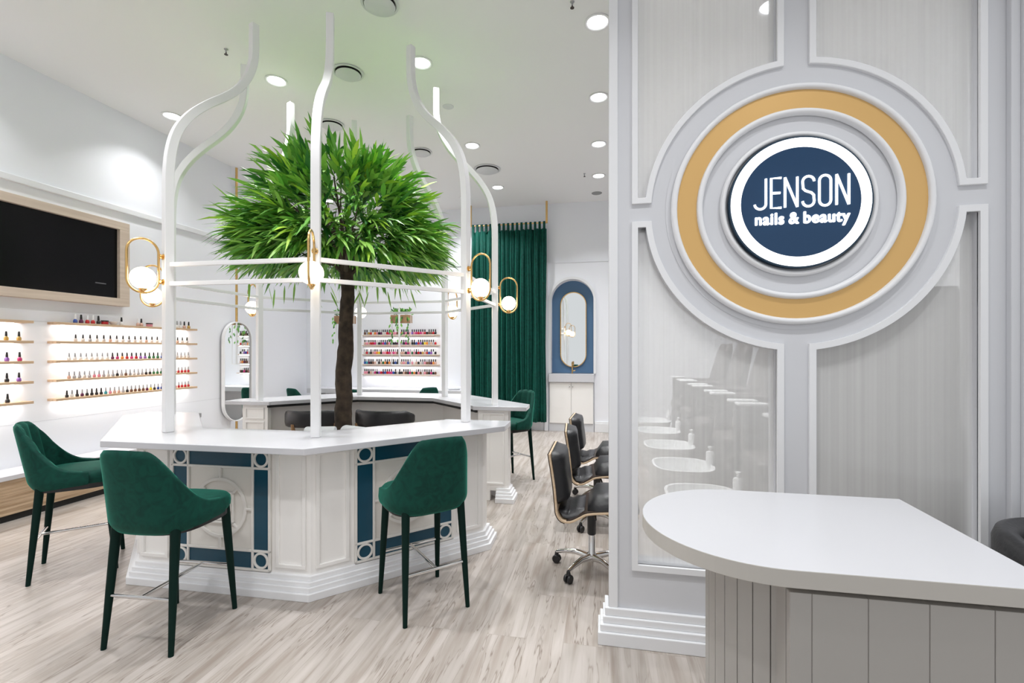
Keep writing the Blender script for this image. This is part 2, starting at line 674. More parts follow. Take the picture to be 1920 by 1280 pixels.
loops = [rect(0.03, 3.2, 0, CEIL)]
for qx in (-1, 1):
    for qz in (-1, 1):
        loops.append(panel_loop(qx, qz, 0.03))
structure(plate('wall_front', loops, 0.11, 'wall_grey', M=Matrix.Translation((0, WY, 0))))
k = 0
for qz in (1, -1):
    for qx in (-1, 1):
        k += 1
        w = plate('window_%d' % k, [panel_loop(qx, qz, 0.022)], 0.012, 'milky_glass', M=Matrix.Translation((0, WY + 0.035, 0)))
        structure(w)
        w['label'] = '%s %s milky glass panel of the sign wall' % ('upper' if qz > 0 else 'lower', 'left' if qx < 0 else 'right')
        plate('window_frame', [panel_loop(qx, qz, 0.0), panel_loop(qx, qz, 0.03)], 0.022, 'trim_white', parent=w, M=Matrix.Translation((0, WY - 0.016, 0)), bevel=0.003)
# outer edge fillet, right pilaster and stepped baseboard
bm = new_bm(); box(bm, 0.03, 0.075, WY - 0.012, WY, 0.17, CEIL)
structure(finish('trim_6', bm, 'trim_white', bevel=0.003))
bm = new_bm(); box(bm, 1.765, 1.80, WY - 0.03, WY, 0.17, CEIL); box(bm, 1.80, 2.7, WY - 0.045, WY, 0.17, CEIL)
structure(finish('trim_7', bm, 'wall_grey', bevel=0.003))
bm = new_bm()
for d, h0, h1 in ((0.055, 0, 0.065), (0.044, 0.065, 0.10), (0.030, 0.10, 0.135), (0.020, 0.135, 0.175)):
    box(bm, 0.03 - d, 2.7, WY - d, WY, h0, h1)
    box(bm, 0.03 - d, 0.03, WY, WY + 0.11, h0, h1)
structure(finish('baseboard_front', bm, 'trim_white', bevel=0.004))


# ------------------------------------------------------------------ medallion and sign
def ring_bm(r0, r1, y0, y1, seg=96, roundness=True):
    """annulus about (SX, SZ), front face at y0 (nearer the camera), back y1"""
    bm = new_bm()
    prof = [(r0, y1), (r0, y0), (r1, y0), (r1, y1)]
    if roundness:
        w = (r1 - r0)
        d = y1 - y0
        prof = [(r0, y1)] + [(r0 + w * (0.5 - 0.5 * math.cos(PI * i / 8)), y1 - d * math.sin(PI * i / 8) ** 0.6) for i in range(1, 8)] + [(r1, y1)]
    rings = []
    for r, y in prof:
        rings.append([bm.verts.new((SX + r * math.cos(2 * PI * k / seg), y, SZ + r * math.sin(2 * PI * k / seg))) for k in range(seg)])
    n = len(prof)
    for i in range(n):
        a, b = rings[i], rings[(i + 1) % n]
        for k in range(seg):
            bm.faces.new((a[k], a[(k + 1) % seg], b[(k + 1) % seg], b[k]))
    return bm


med = thing('wall_medallion', 'large round wall medallion with gold band framing the lit sign', 'wall medallion', (0, 0, 0))
finish('raised_disc', ring_bm(0.0001, 0.60, WY - 0.003, WY, roundness=False), 'wall_grey', med, smooth=30)
finish('outer_moulding', ring_bm(0.545, 0.575, WY - 0.034, WY - 0.008), 'trim_white', med, smooth=60)
o = finish('gold_band', ring_bm(0.450, 0.548, WY - 0.016, WY - 0.006, roundness=False), 'gold_ring', med, smooth=30)
o['label'] = 'flat gold band between two white mouldings'
finish('inner_moulding', ring_bm(0.425, 0.455, WY - 0.036, WY - 0.008), 'trim_white', med, smooth=60)
finish('centre_moulding', ring_bm(0.318, 0.345, WY - 0.032, WY - 0.008), 'trim_white', med, smooth=60)

sign = thing('illuminated_sign', 'round navy illuminated shop sign with white lettering and glowing white ring', 'sign', (0, 0, 0))
finish('sign_case', ring_bm(0.0001, 0.311, WY - 0.045, WY - 0.010, roundness=False), 'sign_rim', sign, smooth=30)
finish('light_ring', ring_bm(0.258, 0.303, WY - 0.049, WY - 0.040, roundness=False), 'sign_glow', sign, smooth=30)
finish('sign_face', ring_bm(0.0001, 0.258, WY - 0.050, WY - 0.040, roundness=False), 'sign_navy', sign, smooth=30)


def stroke(bm, pts, r):
    y = WY - 0.053
    P = [(x, y, z) for x, z in pts]
    tube(bm, P, r, 8)


bm = new_bm()
H = 0.141; TB = 2.171; SW = 0.0058
# JENSON in thin rounded strokes; letter boxes from x = 0.715 to 1.125


def J(x0, w):
    return [arc(x0 + w / 2 - 0.004, TB + w * 0.45, w * 0.5, PI + 0.1, 2 * PI, 12) + [(x0 + w - 0.004, TB + H)]]


def Ee(x0, w):
    return [[(x0 + w, TB + H), (x0, TB + H), (x0, TB), (x0 + w, TB)], [(x0, TB + H * 0.5), (x0 + w * 0.9, TB + H * 0.5)]]


def Nn(x0, w):
    return [[(x0, TB), (x0, TB + H)], [(x0, TB + H), (x0 + w, TB)], [(x0 + w, TB), (x0 + w, TB + H)]]


def Ss(x0, w):
    c1 = (x0 + w / 2, TB + H - w * 0.5)
    c2 = (x0 + w / 2, TB + w * 0.5)
    r = w / 2
    return [arc(c1[0], c1[1], r, 0.0, PI, 10) + [(x0 + 0.002, TB + H * 0.60), (x0 + w * 0.25, TB + H * 0.52), (x0 + w * 0.75, TB + H * 0.45), (x0 + w - 0.002, TB + H * 0.37)] + arc(c2[0], c2[1], r, 0, -PI, 10)]


def Oo(x0, w):
    return [capsule(x0 + w / 2, TB + H / 2, w, H, 10)]


for fn, x0, w in ((J, 0.716, 0.050), (Ee, 0.785, 0.044), (Nn, 0.845, 0.053), (Ss, 0.921, 0.049), (Oo, 0.992, 0.048), (Nn, 1.064, 0.051)):
    for pts in fn(x0, w):
        if fn is Oo:
            tube(bm, [(x, WY - 0.053, z) for x, z in pts], SW, 8, closed=True)
        else:
            stroke(bm, pts, SW)
finish('shop_name_lettering', bm, 'sign_glow', sign, smooth=60)
cu = bpy.data.curves.new('tagline', 'FONT')
cu.body = 'nails & beauty'
cu.size = 0.075
cu.extrude = 0.003
cu.space_character = 1.10
cu.space_word = 0.7
t = bpy.data.objects.new('t', cu)
COL.objects.link(t)
me = bpy.data.meshes.new_from_object(t.evaluated_get(bpy.context.evaluated_depsgraph_get()))
bpy.data.objects.remove(t)
xs = [v.co.x for v in me.vertices]
sx = 0.402 / (max(xs) - min(xs))
base = Matrix.Translation((0.917, WY - 0.053, 2.094)) @ Matrix.Rotation(PI / 2, 4, 'X') @ Matrix.Diagonal((sx, 1.0, 1, 1)) @ Matrix.Translation((-(max(xs) + min(xs)) / 2, 0, 0))
bm = new_bm()
for k in range(9):      # bold weight: the outline thickened all round
    r_ = 0.0024 if k else 0.0
    c_ = me.copy()
    c_.transform(Matrix.Translation((r_ * math.cos(k * PI / 4), 0.00002 * k, r_ * math.sin(k * PI / 4))) @ base)
    bm.from_mesh(c_)
    bpy.data.meshes.remove(c_)
finish('tagline_lettering', bm, 'sign_glow', sign, recalc=False)

# ------------------------------------------------------------------ ceiling fittings


def make_downlight():
    t = thing('downlight', 'x', 'ceiling light', (0, 0, CEIL), group='recessed downlights')
    bm = new_bm()
    lathe(bm, [(0.088, 0.0), (0.105, -0.002), (0.108, -0.010), (0.100, -0.014), (0.082, -0.006), (0.078, 0.004)], 32)
    finish('trim_ring', bm, 'frame_white', t, smooth=60)
    bm = new_bm()
    lathe(bm, [(0.0, -0.0035), (0.079, -0.003)], 32)
    finish('diffuser', bm, 'lamp_glow', t)
    return t


def make_vent():
    t = thing('round_air_vent', 'x', 'air vent', (0, 0, CEIL), group='round air vents')
    bm = new_bm()
    lathe(bm, [(0.125, -0.001), (0.145, -0.006), (0.145, -0.012), (0.128, -0.014), (0.118, -0.004)], 40)
    finish('vent_rim', bm, 'vent_white', t, smooth=50)
    bm = new_bm(); lathe(bm, [(0, -0.002), (0.125, -0.002)], 40)
    finish('vent_throat', bm, 'dark_gap', t)
    bm = new_bm(); lathe(bm, [(0, -0.045), (0.10, -0.040), (0.118, -0.028), (0.11, -0.022), (0.0, -0.018)], 40)
    finish('vent_disc', bm, 'vent_white', t, smooth=60)
    return t


dl = make_downlight()
vt = make_vent()
index_children()
ORD = ['first', 'second', 'third', 'fourth', 'fifth', 'sixth', 'seventh', 'eighth', 'ninth', 'tenth', 'eleventh', 'twelfth', 'thirteenth', 'fourteenth',
       'fifteenth', 'sixteenth', 'seventeenth', 'eighteenth', 'nineteenth', 'twentieth', 'twenty-first', 'twenty-second', 'twenty-third', 'twenty-fourth',
       'twenty-fifth', 'twenty-sixth', 'twenty-seventh', 'twenty-eighth', 'twenty-ninth', 'thirtieth', 'thirty-first', 'thirty-second', 'thirty-third',
       'thirty-fourth', 'thirty-fifth', 'thirty-sixth']
DL_LABEL = {0: 'white recessed downlight left of the front cage rib, in front of the palm', 1: 'white recessed downlight nearest the left wall, behind the left cage rib',
            2: 'white recessed downlight right beside a front right cage rib tip', 3: 'white recessed downlight just right of the curved right cage ribs',
            4: 'white recessed downlight in line with the round vent near the curtain', 5: 'largest recessed downlight of the row beside the sign wall edge',
            6: 'second recessed downlight from the front beside the sign wall edge', 7: 'third recessed downlight from the front beside the sign wall edge',
            8: 'farthest recessed downlight of the row beside the sign wall edge', 9: 'white recessed downlight glimpsed behind the top of the palm',
            10: 'small far recessed downlight behind the right side of the palm'}
for i, (x, y) in enumerate(DOWN):
    lab = DL_LABEL.get(i, 'white recessed downlight, %s of the unseen and added ones' % ORD[i - 11] if i > 10 else None)
    if i == 0:
        o = dl
        o.location = (x, y, CEIL)
    else:
        o = copy_tree(dl, (x, y, CEIL))
    o['label'] = lab
    area_light('downlight_beam', (x, y, CEIL - 0.02), 0.15, DOWNLIGHT_W * (0.55 if x < -4.5 else 1.0), color=(0.985, 0.99, 1.0), spread=math.radians(112))
VL = ['round white air vent in the ceiling above the front of the palm', 'round white air vent nearest the camera at the top edge of the photo',
      'wide round air vent in front of the green curtain', 'small round air vent between the palm and the right cage ribs', 'round air vent half hidden behind the top of the palm']
for i, (x, y, r) in enumerate(VENTS):
    o = vt if i == 0 else copy_tree(vt, (x, y, CEIL))
    o.location = (x, y, CEIL)
    o.scale = (r / 0.145, r / 0.145, 1)
    o['label'] = VL[i]

bm = new_bm(); lathe(bm, [(0, -0.006), (0.085, -0.006), (0.09, 0.0)], 28)
o = finish('ceiling_speaker', bm, 'speaker_grey', smooth=30, loc=(-0.104, 8.21, CEIL))
tag(o, 'flat grey round ceiling speaker near the back wall', 'ceiling speaker')
bm = new_bm(); lathe(bm, [(0, -0.004), (0.06, -0.004), (0.063, 0.0)], 28)
o = finish('access_disc', bm, 'vent_white', smooth=30, loc=(-1.69, 4.97, CEIL))
tag(o, 'faint flat white disc on the ceiling right of the cage ribs', 'ceiling disc')
for (x, y), lab in zip([(-3.326, 3.638), (-0.277, 7.256), (-0.234, 3.654)], ['sprinkler head at the left front of the ceiling', 'small sprinkler head beside the far downlight', 'sprinkler head at the top edge of the photo']):
    t = thing('sprinkler_head', 'small dark ' + lab.replace('small ', ''), 'sprinkler', (x, y, CEIL), group='fire sprinklers')
    bm = new_bm(); lathe(bm, [(0.0, 0), (0.018, -0.003), (0.014, -0.008), (0.006, -0.012), (0.006, -0.03)], 12)
    finish('sprinkler_base', bm, 'cap_silver', t, smooth=40)
    bm = new_bm(); lathe(bm, [(0.0, -0.03), (0.005, -0.032), (0.004, -0.045), (0.016, -0.048), (0.016, -0.051), (0, -0.052)], 10)
    finish('deflector', bm, 'dark_shell', t, smooth=40)

# ------------------------------------------------------------------ octagonal manicure bar
OC = (-2.385, 4.019)
OROT = math.radians(1.23)
C8 = math.cos(PI / 8)
S8 = math.sin(PI / 8)


def ov(i, R):
    a = math.radians(-112.5 + 45 * i)
    return (R * math.cos(a), R * math.sin(a))


def oring(R0, R1, cut):
    """front-half ring (local y < -cut) between inner circumradius R0 and outer R1"""
    ao, ai = R1 * C8, R0 * C8
    outer = [(-ao, -cut)] + [ov(i, R1) for i in (7, 0, 1, 2)] + [(ao, -cut)]
    if R0 * S8 > cut:
        inner = [(ai, -cut)] + [ov(i, R0) for i in (2, 1, 0, 7)] + [(-ai, -cut)]
    else:
        # the cut is beyond the inner vertex: slanted edge meets the cut
        v2, v1 = ov(2, R0), ov(1, R0)
        t = (-cut - v1[1]) / (v2[1] - v1[1])
        xx = v1[0] + (v2[0] - v1[0]) * t
        inner = [(xx, -cut), ov(1, R0), ov(0, R0), (-xx, -cut)]
    return outer + inner


def flip(pts, s):
    return [(x * s, y * s) for x, y in pts]


def face_matrix(i, R):
    """matrix for face between vertex i and i+1: x along the face, y into the body, z up; origin at face middle"""
    a = math.radians(-90 + 45 * i)
    n = Vector((math.cos(a), math.sin(a), 0))
    x = Vector((-n.y, n.x, 0))
    ap = R * C8
    return Matrix(((x.x, -n.x, 0, n.x * ap), (x.y, -n.y, 0, n.y * ap), (0, 0, 1, 0), (0, 0, 0, 1)))


BR = 1.60
for s, nm, lab in ((1, 'front', 'front half of the white octagonal manicure bar with blue inlaid panels'),
                   (-1, 'rear', 'rear half of the white octagonal manicure bar behind the palm')):
    bar = thing('manicure_bar', lab, 'counter', (OC[0], OC[1], 0), OROT)
    bm = new_bm(); prism(bm, flip(oring(1.22, 1.80, 0.439), s), 0.8985, 0.9385)
    finish('countertop', bm, 'counter_white', bar, bevel=0.004)
    bm = new_bm(); prism(bm, flip(oring(1.40, BR, 0.475), s), 0.10, 0.8985)
    for q in (-1, 1):
        x0, x1 = sorted((q * 1.17, q * (1.40 * C8 + 0.001)))
        box(bm, x0, x1, *sorted((-0.475 * s, -0.53 * s)), 0.0, 0.8985)
    finish('bar_body', bm, 'body_cream', bar, bevel=0.003)
    bm = new_bm()
    for R, z0, z1 in ((1.672, 0, 0.045), (1.655, 0.045, 0.075), (1.640, 0.075, 0.10), (1.622, 0.10, 0.13)):
        prism(bm, flip(oring(1.47, R, 0.475 - (R - 1.60)), s), z0, z1)
    finish('skirting', bm, 'skirt_white', bar, bevel=0.003)
    bm = new_bm(); prism(bm, flip(oring(1.235, 1.262, 0.46), s), 0.872, 0.8980)
    finish('gap_shade_strip', bm, 'dark_gap', bar)  # dark strip standing in for the shaded gap below the countertop
    # mouldings and inlaid panels on the three outer faces
    faces = (7, 0, 1) if s == 1 else (3, 4, 5)
    def mould_frame(M, x0, x1, z0, z1, w=0.022, d=0.014):
        bmm = new_bm()
        for (a, b, c, e) in ((x0, x1, z0, z0 + w), (x0, x1, z1 - w, z1), (x0, x0 + w, z0 + w, z1 - w), (x1 - w, x1, z0 + w, z1 - w)):
            box(bmm, a, b, -d, 0.0, c, e, M)
        finish('panel_moulding', bmm, 'body_cream', bar, bevel=0.002)
    for f in faces:
        FM = face_matrix(f, BR)
        for q in (-1, 1):
            xa, xb = sorted((q * 0.385, q * 0.585))
            mould_frame(FM, xa, xb, 0.165, 0.875)
        # end pilaster line beside the inlay
        dp = plate('inlaid_panel', [rect(-0.350, 0.350, 0.136, 0.888)], 0.008, 'panel_beige', parent=bar, M=FM @ Matrix.Translation((0, -0.0082, 0)))
        B = 0.115  # border width
        x0, x1, z0, z1 = -0.344, 0.344, 0.142, 0.882
        plate('blue_inlay', [rect(x0 + B, x1 - B, z0, z0 + B), rect(x0 + B, x1 - B, z1 - B, z1), rect(x0, x0 + B, z0 + B, z1 - B), rect(x1 - B, x1, z0 + B, z1 - B),
                             rect(x0, x0 + B - .001, z0, z0 + B - .001), rect(x1 - B + .001, x1, z0, z0 + B - .001), rect(x0, x0 + B - .001, z1 - B + .001, z1), rect(x1 - B + .001, x1, z1 - B + .001, z1)],
              0.004, 'inlay_blue', parent=dp, M=FM @ Matrix.Translation((0, -0.0122, 0)))
        bl = new_bm()
        LD = (-0.021, -0.008)

        def bar_l(xa, xb, za, zb):
            box(bl, xa, xb, LD[0], LD[1], za, zb, FM)
        g = 0.0075
        for x in (x0, x0 + B, x1 - B, x1):
            bar_l(x - g, x + g, z0 - g, z1 + g)
        for z in (z0, z0 + B, z1 - B, z1):
            bar_l(x0 - g, x1 + g, z - g, z + g)

        def ring_l(cx, cz, r0, r1, seg=36):
            rings = []
            for r, y in ((r0, LD[1]), (r0, LD[0]), (r1, LD[0]), (r1, LD[1])):
                rings.append([bl.verts.new(FM @ Vector((cx + r * math.cos(2 * PI * k / seg), y, cz + r * math.sin(2 * PI * k / seg)))) for k in range(seg)])
            for i in range(4):
                a, b = rings[i], rings[(i + 1) % 4]
                for k in range(seg):
                    bl.faces.new((a[k], a[(k + 1) % seg], b[(k + 1) % seg], b[k]))
        for cx in (x0 + B / 2, x1 - B / 2):
            for cz in (z0 + B / 2, z1 - B / 2):
                ring_l(cx, cz, 0.038, 0.052)
        cz = (z0 + z1) / 2
        ring_l(0, cz, 0.168, 0.188, 56)
        ring_l(0, cz, 0.062, 0.080, 36)
        for a in range(4):
            Ra = FM @ Matrix.Translation((0, 0, cz)) @ Matrix.Rotation(a * PI / 2, 4, 'Y')
            box(bl, -0.098, 0.098, LD[0], LD[1], 0.083, 0.098, Ra)                 # inner square
            r1_ = (z1 - B - cz) if a % 2 == 0 else (x1 - B)
            box(bl, -0.008, 0.008, LD[0], LD[1], 0.185, r1_, Ra)                  # spokes to the border
            Rd = Ra @ Matrix.Rotation(PI / 4, 4, 'Y')
            box(bl, -0.007, 0.007, LD[0], LD[1], 0.135, 0.172, Rd)                # short diagonals
        finish('white_lattice', bl, 'lattice_white', dp, bevel=0.003)
    # end faces
    for q in (-1, 1):
        # plan: end wall at local y = -0.475*s, x from 1.17 to 1.478
        EM = Matrix.Translation((q * 1.325, -0.475 * s, 0))
        if s == 1:
            EM = EM @ Matrix.Rotation(PI, 4, 'Z')
        xa, xb = -0.115, 0.115
        if s == -1 or True:
            mould_frame(EM, xa, xb, 0.745, 0.87, 0.014, 0.012)
            mould_frame(EM, xa, xb, 0.165, 0.72, 0.016, 0.012)

# cage of eight ribs and sixteen rails standing on both counters
PR = 1.437
cage = thing('birdcage_frame', 'tall white birdcage frame of eight curved ribs rising from the octagonal bar', 'birdcage frame', (OC[0], OC[1], 0), OROT)
prof = [(PR, 0.939), (PR, 1.5), (PR, 2.2), (PR, 2.62), (1.432, 2.76), (1.418, 2.88), (1.39, 2.99), (1.345, 3.085), (1.275, 3.185), (1.18, 3.285), (1.08, 3.375), (0.995, 3.465),
        (0.93, 3.56), (0.885, 3.66), (0.86, 3.76), (0.852, 3.86), (0.852, 4.055)]
# smooth the curved part
cp = [Vector((r, 0, z)) for r, z in prof]
sm = cp[:4]
for i in range(3, len(cp) - 2):
    p0, p1, p2, p3 = cp[i - 1], cp[i], cp[i + 1], cp[min(i + 2, len(cp) - 1)]
    for t in (0.33, 0.66, 1.0):
        sm.append(0.5 * ((2 * p1) + (-p0 + p2) * t + (2 * p0 - 5 * p1 + 4 * p2 - p3) * t * t + (-p0 + 3 * p1 - 3 * p2 + p3) * t ** 3))
sm.append(cp[-1])
for i in range(8):
    a = math.radians(-112.5 + 45 * i)
    bm = new_bm()
    pts = [(p.x * math.cos(a), p.x * math.sin(a), p.z) for p in sm]
    strip(bm, pts, (-math.sin(a), math.cos(a), 0), 0.056, 0.056)
    finish('rib', bm, 'frame_white', cage, smooth=30, bevel=0.004)
for i in range(8):
    a0, a1 = ov(i, PR), ov(i + 1, PR)
    v = (Vector(a1) - Vector(a0)).normalized()
    p0 = Vector(a0) + v * 0.024
    p1 = Vector(a1) - v * 0.024
    for z in (1.946, 2.077):
        bm = new_bm()
        strip(bm, [(p0.x, p0.y, z), (p1.x, p1.y, z)], (0, 0, 1), 0.028, 0.028)
        finish('rail', bm, 'frame_white', cage, bevel=0.002)

# brass capsule sconces, one on each rib
SCL = ['at the left front rib, nearest the television', 'seen edge-on at the front centre rib', 'right of the front right rib, before the green curtain',
       'farthest right, before the green curtain', 'low on the far right rib beside the polish display', 'on the farthest rib, mostly hidden behind the trunk',
       'at the far left rib beside the oval wall mirror', 'just behind the left front rib, partly overlapping its neighbour']


def make_sconce():
    t = thing('wall_sconce', 'x', 'lamp', group='brass globe lamps on the cage ribs')
    # local: x outwards from the rib, z up, origin at rib face / sconce middle height 0
    bm = new_bm()
    cap = capsule(0.115, 2.05, 0.175, 0.355, 16)
    tube(bm, [(x, 0, z) for x, z in cap], 0.0075, 10, closed=True)
    finish('brass_loop', bm, 'brass', t, smooth=80)
    for z in (2.125, 1.955):
        bm = new_bm()
        Mx = Matrix.Translation((0.0, 0, z)) @ Matrix.Rotation(PI / 2, 4, 'Y')
        lathe(bm, [(0, -0.002), (0.021, -0.002), (0.021, 0.004), (0.010, 0.008), (0.012, 0.012), (0.017, 0.017), (0.012, 0.024), (0.006, 0.027), (0.006, 0.03), (0, 0.031)], 14, M=Mx)
        finish('mount_knob', bm, 'brass', t, smooth=50)
    bm = new_bm()
    lathe(bm, [(0, 0), (0.006, 0), (0.008, 0.008), (0.022, 0.018), (0.024, 0.035), (0.0, 0.036)], 16, (0.115, 0, 1.873))
    finish('lamp_socket', bm, 'brass', t, smooth=40)
    bm = new_bm()
    sphere(bm, (0.115, 0, 1.968), 0.072, 24, 14)
    finish('glass_globe', bm, 'globe_glow', t, smooth=180)
    return t


sc0 = make_sconce()
index_children()
for i in range(8):
    a = math.radians(-112.5 + 45 * i) + OROT
    R = PR + 0.028
    p = (OC[0] + R * math.cos(a), OC[1] + R * math.sin(a), 0)
    lab = 'brass capsule lamp with glowing globe ' + SCL[i]
    if i == 0:
        sc0.location = p; sc0.rotation_euler = (0, 0, a); sc0['label'] = lab
    else:
        copy_tree(sc0, p, a, lab)

# ------------------------------------------------------------------ palm in the middle
palm = thing('potted_palm', 'tall green artificial tree with bushy crown standing inside the octagonal bar', 'tree', (OC[0], OC[1], 0))
rnd = random.Random(11)
bm = new_bm()
tp = [(-0.015, 0, 0.58), (-0.012, 0, 0.85), (0.00, 0, 1.05), (-0.02, 0, 1.3), (0.01, 0.01, 1.55), (0.02, 0, 1.8), (0.03, 0, 2.0), (0.02, 0, 2.2), (0.0, 0, 2.35)]
seg = 14
rings = []
P = []
for i in range(len(tp) - 1):
    for t in (0, 0.25, 0.5, 0.75):
        P.append(Vector(tp[i]).lerp(Vector(tp[i + 1]), t))
P.append(Vector(tp[-1]))
for i, p in enumerate(P):
    t = i / (len(P) - 1)
    r = 0.082 * (1 - t) + 0.052 * t
    ring = []
    for k in range(seg):
        a = 2 * PI * k / seg
        rr = r * (1 + 0.10 * math.sin(3 * a + i * 0.5) + 0.09 * (rnd.random() - 0.5) + 0.05 * math.sin(7 * a - i))
        ring.append(bm.verts.new(p + Vector((rr * math.cos(a), rr * math.sin(a), 0))))
    rings.append(ring)
for a, b in zip(rings, rings[1:]):
    for k in range(seg):
        bm.faces.new((a[k], a[(k + 1) % seg], b[(k + 1) % seg], b[k]))
bm.faces.new(rings[-1]); bm.faces.new(list(reversed(rings[0])))
finish('trunk', bm, 'bark', palm, smooth=60)
branches = []
bt = new_bm()
for k in range(22):
    a = 2 * PI * k / 22 + rnd.uniform(-0.2, 0.2)
    el = rnd.uniform(0.0, 1.25)
    z0 = rnd.uniform(2.15, 2.36)
    R1 = rnd.uniform(0.55, 0.75)
    d = Vector((math.cos(a) * math.cos(el), math.sin(a) * math.cos(el), math.sin(el)))
    p0 = Vector((0.01, 0, z0))
    p1 = p0 + d * R1 * 0.5 + Vector((0, 0, 0.07))
    p2 = p0 + d * R1 + Vector((0, 0, 0.04))
    tube(bt, [p0, p0.lerp(p1, 0.5) + Vector((0, 0, .03)), p1, p2], [0.022, 0.016, 0.012, 0.006], 5)
    for q in range(3):
        e = p1.lerp(p2, rnd.random()) + Vector((rnd.uniform(-.25, .25), rnd.uniform(-.25, .25), rnd.uniform(-.1, .3)))
        tube(bt, [p1.lerp(p2, 0.2 * q), e], [0.007, 0.003], 4)
finish('branches', bt, 'twig', palm, smooth=60)
# foliage: long narrow leaves radiating from sprigs
V, Fc, MI = [], [], []


def leaf(base, d, length, width, droop, m):
    d = d.normalized()
    side = d.cross(Vector((rnd.uniform(-.6, .6), rnd.uniform(-.6, .6), 1))).normalized()
    up = side.cross(d)
    n0 = len(V)
    prev = base
    for t, w in ((0.0, 0.25), (0.3, 1.0), (0.65, 0.8)):
        c = base + d * (length * t) + Vector((0, 0, -droop * length * t * t))
        V.append(c - side * (width * w / 2) + up * 0.003)
        V.append(c + side * (width * w / 2) + up * 0.003)
    V.append(base + d * length + Vector((0, 0, -droop * length)))
    Fc.append((n0, n0 + 1, n0 + 3, n0 + 2)); Fc.append((n0 + 2, n0 + 3, n0 + 5, n0 + 4)); Fc.append((n0 + 4, n0 + 5, n0 + 6))
    MI.extend([m] * 3)


CZ = 2.48
nsprig = 560
for k in range(nsprig):
    zc = rnd.uniform(-0.15, 0.99) if k % 2 else rnd.uniform(-0.42, 0.30)
    a = rnd.uniform(0, 2 * PI)
    q = math.sqrt(max(0, 1 - zc * zc))
    lump = math.sin(3 * a + 1.3) * q * 0.07 + 0.07 * math.sin(6 * a + 7 * zc)
    shell = 1.0 - lump + rnd.uniform(-0.15, 0.08)
    sr = 0.98 * (1 - 0.16 * max(0, zc))
    sz_ = 0.87 if zc > 0 else 0.54
    face_cam = abs(math.cos(a + math.radians(59)))     # axis through the crown towards the shop front
    if -0.2 < zc < 0.5 and face_cam > 0.80 and rnd.random() < 0.6:
        continue
    q = q ** 0.52
    u = Vector((math.cos(a) * q * sr, math.sin(a) * q * sr, zc * sz_))
    start = Vector((u.x * shell * 0.56, u.y * shell * 0.56, CZ + u.z * shell * 0.62))
    end = Vector((u.x * shell * 0.90, u.y * shell * 0.90, CZ + u.z * shell * 0.90))
    nl = 15
    tone = rnd.random()
    spread = rnd.uniform(0.28, 0.55)
    for j in range(nl):
        t = (j + rnd.random()) / nl
        b = start.lerp(end, t)
        dd = (u.normalized() + Vector((rnd.uniform(-1, 1), rnd.uniform(-1, 1), rnd.uniform(-0.9, 0.6))) * (spread + 0.25 * (1 - t)))
        L_ = rnd.uniform(0.16, 0.28)
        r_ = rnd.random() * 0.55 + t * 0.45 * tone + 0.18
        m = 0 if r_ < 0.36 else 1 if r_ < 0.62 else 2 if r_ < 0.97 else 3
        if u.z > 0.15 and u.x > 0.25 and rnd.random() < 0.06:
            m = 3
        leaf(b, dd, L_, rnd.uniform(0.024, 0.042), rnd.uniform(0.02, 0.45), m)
for k in range(26):
    a = rnd.uniform(0, 2 * PI); r = rnd.uniform(0.2, 0.8)
    leaf(Vector((r * math.cos(a), r * math.sin(a), rnd.uniform(2.06, 2.16))), Vector((rnd.uniform(-.5, .5), rnd.uniform(-.5, .5), -1)), 0.2, 0.02, 0.0, 2)
me = bpy.data.meshes.new('foliage')
me.from_pydata([tuple(v) for v in V], [], Fc)
for mm in ('leaf_dark', 'leaf_mid', 'leaf_light', 'leaf_tip'):
    me.materials.append(MATS[mm])
me.polygons.foreach_set('material_index', MI)
o = bpy.data.objects.new('foliage', me)
COL.objects.link(o); o.parent = palm
o['kind'] = 'stuff'
# white round planter that holds the tree
bm = new_bm(); lathe(bm, [(0, 0), (0.24, 0), (0.26, 0.02), (0.29, 0.66), (0.30, 0.70), (0.27, 0.70), (0.26, 0.64), (0, 0.63)], 40)
finish('planter', bm, 'porcelain', palm, smooth=40)


def towel_roll(name, x, y, z, rot, label, L_=0.24, r=0.045, m='towel'):
    bm = new_bm()
    pts = []
    for i in range(30):
        a = i * 0.55
        rr = 0.012 + (r - 0.012) * i / 29
        pts.append((rr * math.cos(a), rr * math.sin(a)))
    rings = []
    for xx in (-L_ / 2, -L_ / 2 + 0.01, L_ / 2 - 0.01, L_ / 2):
        sc = 0.93 if abs(xx) == L_ / 2 else 1.0
        rings.append([bm.verts.new((xx, r * sc * math.cos(2 * PI * k / 24), r * sc * math.sin(2 * PI * k / 24) * 0.85 + r * 0.85)) for k in range(24)])
    for a, b in zip(rings, rings[1:]):
        for k in range(24):
            bm.faces.new((a[k], a[(k + 1) % 24], b[(k + 1) % 24], b[k]))
    bm.faces.new(rings[-1]); bm.faces.new(list(reversed(rings[0])))
    # loose flap
    box(bm, -L_ / 2 + 0.005, L_ / 2 - 0.005, r * 0.3, r * 1.25, 0.0, 0.006)
    o = finish(name, bm, m, smooth=50, loc=(x, y, z), rotz=rot)
    return tag(o, label, 'towel')


towel_roll('rolled_towel', OC[0] - 0.12, OC[1] - 0.20, 0.702, 0.25, 'white rolled towel resting on the planter left of the trunk', 0.26, 0.060)
towel_roll('rolled_towel', OC[0] + 0.17, OC[1] - 0.12, 0.702, -0.35, 'white rolled towel resting on the planter right of the trunk', 0.26, 0.060)


